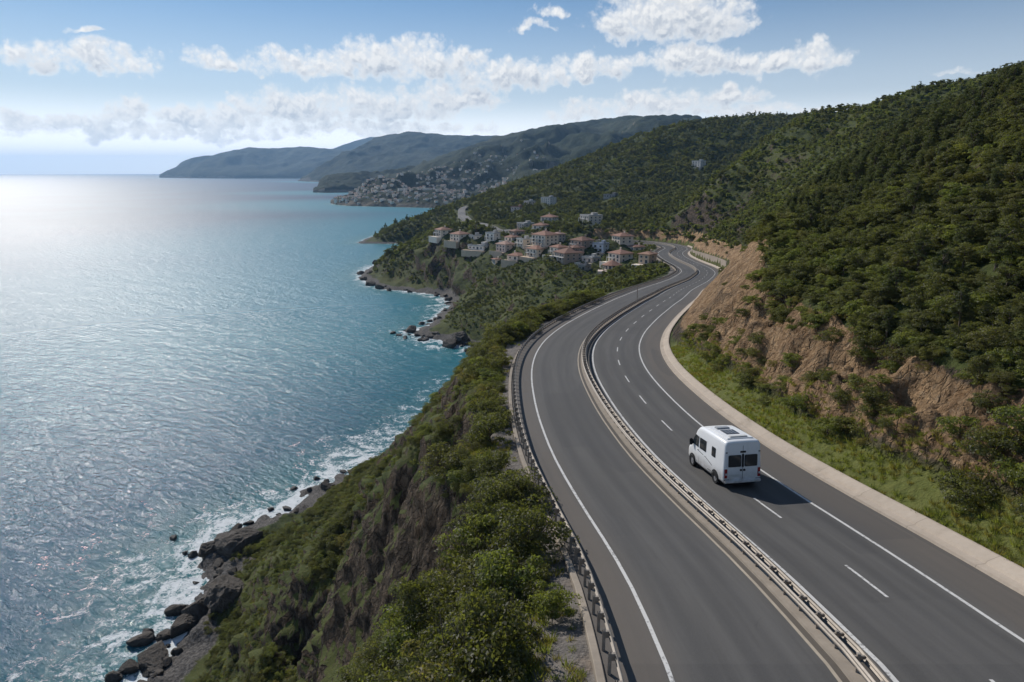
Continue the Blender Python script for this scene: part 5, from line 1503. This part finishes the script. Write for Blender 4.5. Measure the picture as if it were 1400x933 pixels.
def window_mesh(w, h):
    bm = bmesh.new()
    bx(bm, -w / 2 - .1, -w / 2, -.07, .02, -.1, h + .1)
    bx(bm, w / 2, w / 2 + .1, -.07, .02, -.1, h + .1)
    bx(bm, -w / 2, w / 2, -.07, .02, h, h + .1)
    bx(bm, -w / 2 - .04, w / 2 + .04, -.12, .02, -.18, -.1)
    bx(bm, -w / 2, w / 2, -.07, .02, -.1, 0)
    bx(bm, -.03, .03, -.05, .02, 0, h)
    bx(bm, -w / 2, w / 2, -.03, .02, 0, h, 1)
    bmesh.ops.recalc_face_normals(bm, faces=bm.faces[:])
    me = bpy.data.meshes.new('window'); bm.to_mesh(me); bm.free()
    me.materials.append(FRAME); me.materials.append(_gm)
    return me
WIN = window_mesh(0.95, 0.85)
DOORW = window_mesh(1.25, 1.45)

def house(i, x, y, w, fl, kd, rc, label):
    rs = random.Random(500 + i)
    z = float(glook(GH, [x], [y])[0])
    d = w * rs.uniform(.68, .85) if w > 9 else w * .9
    a = math.atan2(x, y)
    turn = -a - rad(rs.uniform(25, 62)) if kd != 'round' else -a
    # move back by half the depth so that the front stands at the surveyed spot
    x += math.sin(a) * d * .5; y += math.cos(a) * d * .5
    z = max(z, float(glook(GH, [x], [y])[0]) - 1.5)
    root = link('house', None, label=label, cat='house', group='houses of the hillside village', loc=(x, y, z), rot=(0, 0, turn))
    fh = 1.9; w *= .76
    hh = fl * fh + .3
    wm = WALLS[rc] if rc in WALLS else WALLS['white']
    if kd == 'round':
        bm = bmesh.new()
        bmesh.ops.create_cone(bm, segments=12, radius1=w * .40, radius2=w * .40, depth=hh + 4, cap_ends=True, matrix=Matrix.Translation((0, 0, (hh - 4) / 2)))
        done(bm, 'wall', wm, root)
        bm = bmesh.new()
        bmesh.ops.create_cone(bm, segments=12, radius1=w * .55, radius2=.3, depth=2.1, cap_ends=True, matrix=Matrix.Translation((0, 0, hh + 1.05)))
        bmesh.ops.create_cone(bm, segments=12, radius1=w * .545, radius2=w * .55, depth=.2, cap_ends=True, matrix=Matrix.Translation((0, 0, hh - .1)))
        done(bm, 'roof', ROOFM[rc], root)
        for k in range(12):
            an = 2 * math.pi * (k + .5) / 12
            link('window', DOORW, parent=root, loc=(math.sin(an) * w * .388, -math.cos(an) * w * .388, .3), rot=(0, 0, an))
        for k in range(12):
            an = 2 * math.pi * k / 12
            bm = bmesh.new(); bx(bm, -.12, .12, -.12, .12, -1, hh - .22)
            done(bm, 'column', RAILW, root, (math.sin(an) * w * .5, -math.cos(an) * w * .5, 0))
        bm = bmesh.new(); bx(bm, -w * .75, w * .5, -w * .85, -w * .2, -4, -.25)
        done(bm, 'terrace', WALLS['pink'], root)
        return
    bm = bmesh.new()
    bx(bm, -w / 2, w / 2, -d / 2, d / 2, -4, hh)
    done(bm, 'wall', wm, root)
    if kd == 'hip':
        bm = bmesh.new(); hip_roof(bm, w, d, hh, min(d, w) * .22)
        rf = done(bm, 'roof', ROOFM[rc], root)
        bm = bmesh.new(); bx(bm, -.35, .35, -.3, .3, hh + .4, hh + min(d, w) * .22 + .7); bx(bm, -.42, .42, -.37, .37, hh + min(d, w) * .22 + .7, hh + min(d, w) * .22 + .82)
        done(bm, 'chimney', wm, rf, (w * rs.uniform(-.25, .25), d * .12, 0))
    else:
        bm = bmesh.new()
        bx(bm, -w / 2 - .3, w / 2 + .3, -d / 2 - .3, d / 2 + .3, hh, hh + .22)
        for x0, x1, y0, y1 in ((-w / 2, w / 2, -d / 2, -d / 2 + .2), (-w / 2, w / 2, d / 2 - .2, d / 2), (-w / 2, -w / 2 + .2, -d / 2 + .2, d / 2 - .2), (w / 2 - .2, w / 2, -d / 2 + .2, d / 2 - .2)):
            bx(bm, x0, x1, y0, y1, hh + .22, hh + .75)
        bx(bm, w * .1, w * .35, -d * .1, d * .25, hh + .22, hh + 2.1)
        done(bm, 'roof', ROOFM[rc if rc in ROOFM else 'white'] if rc in ('white', 'blue', 'gray') else ROOFM['white' if rs.random() < .6 else rc], root)
    if rc == 'gray' and fl == 1 and w > 10:
        for k in range(4):
            link('window', DOORW, parent=root, loc=(-w * .36 + k * w * .24, -d / 2, .2))
        return
    n = max(2, int(w / 2.7))
    bal = fl >= 2 and rs.random() < .75
    for f in range(fl):
        for k in range(n):
            xx = (-.5 + (k + .5) / n) * w * .92
            dr = (bal and f > 0 and k % 2 == 0) or (f == 0 and k == n // 2)
            link('window' if not (f == 0 and k == n // 2) else 'door', DOORW if dr else WIN, parent=root, loc=(xx, -d / 2, f * fh + (.2 if dr else .65)))
        m_ = max(1, int(d / 3.4))
        for k in range(m_):
            yy = (-.5 + (k + .5) / m_) * d * .9
            for sx in (-1, 1):
                link('window', WIN, parent=root, loc=(sx * w / 2, yy, f * fh + .65), rot=(0, 0, sx * rad(90)))
        if bal and f > 0:
            bm = bmesh.new()
            x0, x1 = (-w * .48, w * .48) if rs.random() < .6 else (-w * .48, w * .1)
            bx(bm, x0, x1, -d / 2 - 1.5, -d / 2 - .08, f * fh - .12, f * fh + .06)
            bx(bm, x0, x1, -d / 2 - 1.5, -d / 2 - 1.44, f * fh + .7, f * fh + .78)
            q = x0
            while q <= x1 + .01:
                bx(bm, q - .03, q + .03, -d / 2 - 1.49, -d / 2 - 1.45, f * fh + .06, f * fh + .7); q += (x1 - x0) / 16
            for q in (x0 + .15, (x0 + x1) / 2, x1 - .15):
                bx(bm, q - .13, q + .13, -d / 2 - 1.42, -d / 2 - 1.16, (f - 1) * fh - .5 if f == 1 else (f - 1) * fh + .06, f * fh - .12)
            done(bm, 'balcony', RAILW, root)
    # terrace wall below
    if rs.random() < .55:
        bm = bmesh.new(); bx(bm, -w * .7, w * .65, -d / 2 - 4.2, -d / 2 - 3.9, -4.5, .35 - rs.random() * .8); bx(bm, -w * .7, w * .65, -d / 2 - 3.9, -d / 2 - .05, -4.5, -.35)
        done(bm, 'terrace', WALLS[rs.choice(['pink', 'red', 'tan'])], root)

for i, h in enumerate(HOUSES):
    house(i, *h)

# ------------------------------------------------------------------ town across the bay
def town():
    rs = np.random.RandomState(4)
    protos = []
    for v in range(6):
        bm = bmesh.new()
        w, d, h = [(11, 9, 6), (13, 10, 8), (9, 8, 5.5), (16, 10, 9), (12, 11, 7), (10, 8, 8)][v]
        bx(bm, -w / 2, w / 2, -d / 2, d / 2, -5, h)
        for f in range(int(h / 3)):
            for k in range(3):
                bx(bm, -w * .3 + k * w * .3 - .7, -w * .3 + k * w * .3 + .7, -d / 2 - .06, -d / 2 + .1, f * 3 + 1, f * 3 + 2.4, 2)
        n0 = len(bm.faces)
        bm.faces.ensure_lookup_table()
        if v in (0, 1, 2, 4): hip_roof(bm, w, d, h, 2.2)
        else: bx(bm, -w / 2 - .3, w / 2 + .3, -d / 2 - .3, d / 2 + .3, h, h + .5)
        bm.faces.ensure_lookup_table()
        for f in bm.faces[n0:]: f.material_index = 1
        bmesh.ops.recalc_face_normals(bm, faces=bm.faces[:])
        me = bpy.data.meshes.new('town_house'); bm.to_mesh(me); bm.free()
        for mm in (WALLS[['white', 'red', 'pink', 'white', 'white', 'red'][v]], ROOFM[['red', 'pink', 'red', 'white', 'rust', 'white'][v]], _gm): me.materials.append(mm)
        protos.append(me)
    nu, nv = TOWN_Z.shape
    vv = np.linspace(0, 1, 120)
    cand = []
    for _ in range(60000):
        u = rs.uniform(0.02, .62); v = rs.uniform(.02, .75)
        a, b = u * (nu - 1), v * 119
        i, j = int(a), int(b); fa, fb = a - i, b - j
        def L(A): return A[i, j] * (1 - fa) * (1 - fb) + A[i + 1, j] * fa * (1 - fb) + A[i, j + 1] * (1 - fa) * fb + A[i + 1, j + 1] * fa * fb
        x, y = L(TOWN_P[..., 0]), L(TOWN_P[..., 1]); z = L(TOWN_Z)
        # thick low down behind the beach, thinning up the hill
        dn = np.exp(-((x + 190) / 235) ** 4) * np.interp(z, [0, 5, 18, 34, 64, 96, 150], [0, .6, .95, 1, .75, .35, .08])
        cand.append((dn, x, y, z))
    put_, cell = [], {}
    for dn, x, y, z in cand:
        if rs.uniform() > dn * .06: continue
        kx, ky = int(x // 14), int(y // 14)
        if (kx, ky) in cell: continue
        cell[(kx, ky)] = 1
        put_.append((x, y, z))
    put_.sort(key=lambda p: math.hypot(p[0], p[1]))
    print('town', len(put_))
    for n, (x, y, z) in enumerate(put_[:297]):
        o = link('house', protos[rs.randint(6)], label='small pale house in the town across the bay', cat='house', group='houses of the town across the bay',
                 loc=(x, y, z - .5), rot=(0, 0, rs.uniform(-.5, .9)))
        s = rs.uniform(.38, .66); o.scale = (s, s, s)
    rest = put_[297:]
    if rest:
        P = np.array(rest); n = len(P)
        gn_scatter('far_town', [bpy.data.objects.new('t%d' % i, p) for i, p in enumerate(protos)], P - [0, 0, .5],
                   np.stack([0 * P[:, 0], 0 * P[:, 0], rs.uniform(-.5, .9, n)], 1), rs.uniform(.38, .66, n)[:, None] * np.ones((1, 3)), rs.randint(0, 6, n))
town()

# ------------------------------------------------------------------ rocks in the surf
def rocks():
    m, k = new_mat('wet_dark_rock')
    p = k.n('ShaderNodeNewGeometry').outputs['Position']
    z = k.n('ShaderNodeSeparateXYZ', {0: p}).outputs[2]
    n = k.noise(p, 0.7, 6, 0.65)
    f = k.noise(p, 3.5, 5, 0.7)
    c = k.mix(n, (0.03, 0.026, 0.021), (0.17, 0.14, 0.112))
    c = k.mix(k.ramp(f, 0.55, 0.75, 0, 0.5), c, (0.2, 0.18, 0.15))
    wet = k.ramp(z, 0.9, 0.2)
    c = k.mix(wet, c, (0.02, 0.02, 0.02))
    principled(k, c, k.ramp(z, 0.2, 1.0, 0.3, 0.85), 0.4, bump(k, k.m('ADD', n, f), 1.0, 0.5))
    protos = []
    for v in range(7):
        bm = bmesh.new()
        bmesh.ops.create_icosphere(bm, subdivisions=5, radius=1.0)
        co = np.array([q.co[:] for q in bm.verts])
        sq = np.array([1.15, .95, .72])
        x, y, z_ = (co * 1.0 + v * 9.3).T
        nn = fbm(x, y, z_, .9, 4, True) * .16 + fbm(x, y, z_, 1.6, 2) * .3
        # facets: clip with a few random planes
        rs = np.random.RandomState(60 + v)
        co = co * (1 + nn)[:, None]
        for _ in range(9):
            d = rs.normal(size=3); d /= np.linalg.norm(d); lim = rs.uniform(.62, .95)
            ex = np.maximum(co @ d - lim, 0); co = co - ex[:, None] * d * .85
        n3 = fbm(x * 1.0, y, z_, .33, 4, True)
        co = co * (1 + .055 * (n3 - .9))[:, None] * sq
        for q, c_ in zip(bm.verts, co): q.co = Vector(c_)
        me = bpy.data.meshes.new('rock'); bm.to_mesh(me); bm.free()
        for f_ in me.polygons: f_.use_smooth = False
        me.materials.append(m); protos.append(me)
    big = {0: 'largest round dark boulder standing in the foam at the bottom left shore', 9: 'tall dark rock stack against the green slope by the near shore',
           10: 'big dark outcrop capped with bushes on the near shore', 8: 'round dark boulder leaning at the foot of the tall rock stack', 1: 'low flat rock awash just left of the largest round boulder',
           26: 'flat rock ledge lying off the grey cove beach', 27: 'broad boulder with grass on top at the cove point'}
    for i, (x, y, z, r) in enumerate(ROCKS):
        rs = random.Random(i * 7 + 3)
        lab = big.get(i, 'small dark rock in the white surf along the near shore' if y < 200 else 'dark rock at the waterline of the headland coves')
        grp = None if i in big else ('rocks in the surf of the near shore' if y < 200 else 'rocks along the headland shore')
        o = link('boulder' if i in big else 'rock', protos[i % 7], label=lab, cat='rock', group=grp, loc=(x, y, max(z, 0) + r * .12), rot=(rs.uniform(-.25, .25), rs.uniform(-.25, .25), rs.uniform(0, 6)))
        o.scale = (r * rs.uniform(.75, 1.0), r * rs.uniform(.7, .9), r * rs.uniform(.7, 1.0))
    # scattered rubble along the shore
    L = COAST; n = 0
    rs = random.Random(5)
    while n < 75:
        j = rs.randrange(2, 45); f = rs.random()
        q = L[j] * (1 - f) + L[j + 1] * f
        dist = math.hypot(q[0], q[1])
        off = rs.gauss(0, 2.2 + dist * .006)
        a = rs.uniform(0, 6.28)
        x, y = q[0] + math.cos(a) * off, q[1] + math.sin(a) * off
        r = rs.uniform(.25, .8) * (1 + dist * .0035)
        z = float(glook(GH, [x], [y])[0])
        if z > 2.5 or z < -1.2: continue
        n += 1
        o = link('rock', protos[n % 7], label='small dark rock in the white surf along the near shore' if y < 200 else 'dark rock at the waterline of the headland coves', cat='rock',
                 group='rocks in the surf of the near shore' if y < 200 else 'rocks along the headland shore', loc=(x, y, max(z, -.1) + r * .15), rot=(rs.uniform(-.4, .4), rs.uniform(-.4, .4), rs.uniform(0, 6)))
        o.scale = (r * rs.uniform(.9, 1.4), r * rs.uniform(.8, 1.1), r * rs.uniform(.6, 1.0))
ROCKS = [[-56.4,92.4,0,2.95],[-59.4,90.5,0,1.74],[-60.7,88.4,0,1.2],[-55.7,100.5,0.1,2.37],[-60.8,98.9,0,1.13],[-57.5,98.2,0,1.53],[-60.6,97.0,0,2.09],[-58.8,105.1,0,1.81],[-54.7,104.1,0.3,2.84],[-50.0,105.7,1.8,4.21],[-55.4,123.9,1.0,4.57],[-61.0,122.9,1.0,2.22],[-49.7,117.0,2.2,1.34],[-57.1,119.0,0.6,1.31],[-53.1,115.3,1.2,1.12],[-66.1,123.6,0,0.81],[-64.1,122.7,0,0.96],[-71.3,129.5,0,0.84],[-53.6,94.2,0.1,0.94],[-51.5,142.2,0,1.03],[-55.0,142.1,0,0.78],[-53.1,152.7,0,0.91],[-49.1,158.1,0,0.93],[-43.5,162.3,0,0.84],[-46.2,156.9,0,0.73],[-48.8,321.0,0,3.05],[-57.0,317.6,0,1.52],[-53.5,313.4,0,1.33],[-49.5,307.3,0,1.47],[-114.9,571.9,0,3.59],[-41.8,303.2,0,1.44],[-27.5,292.6,0,4.02],[-23.8,299.5,0.9,4.41],[-15.2,272.9,0,2.02],[-17.5,287.2,0,1.82],[-19.6,284.6,0,1.5],[-37.8,345.5,1.2,1.63],[-42.2,344.0,0,1.44],[-36.9,371.0,0.3,1.55],[-47.3,418.6,0,1.74],[-87.0,446.2,0,3.28],[-96.7,460.7,0,3.88],[-106.1,484.0,0,3.57],[-79.7,437.3,0,2.29],[-114.3,512.1,0,2.7],[-65.7,432.2,0,1.81],[-18.6,279.8,0,1.18],[-37.4,308.4,0.1,1.95],[-106.2,505.4,1.5,2.39]]
rocks()
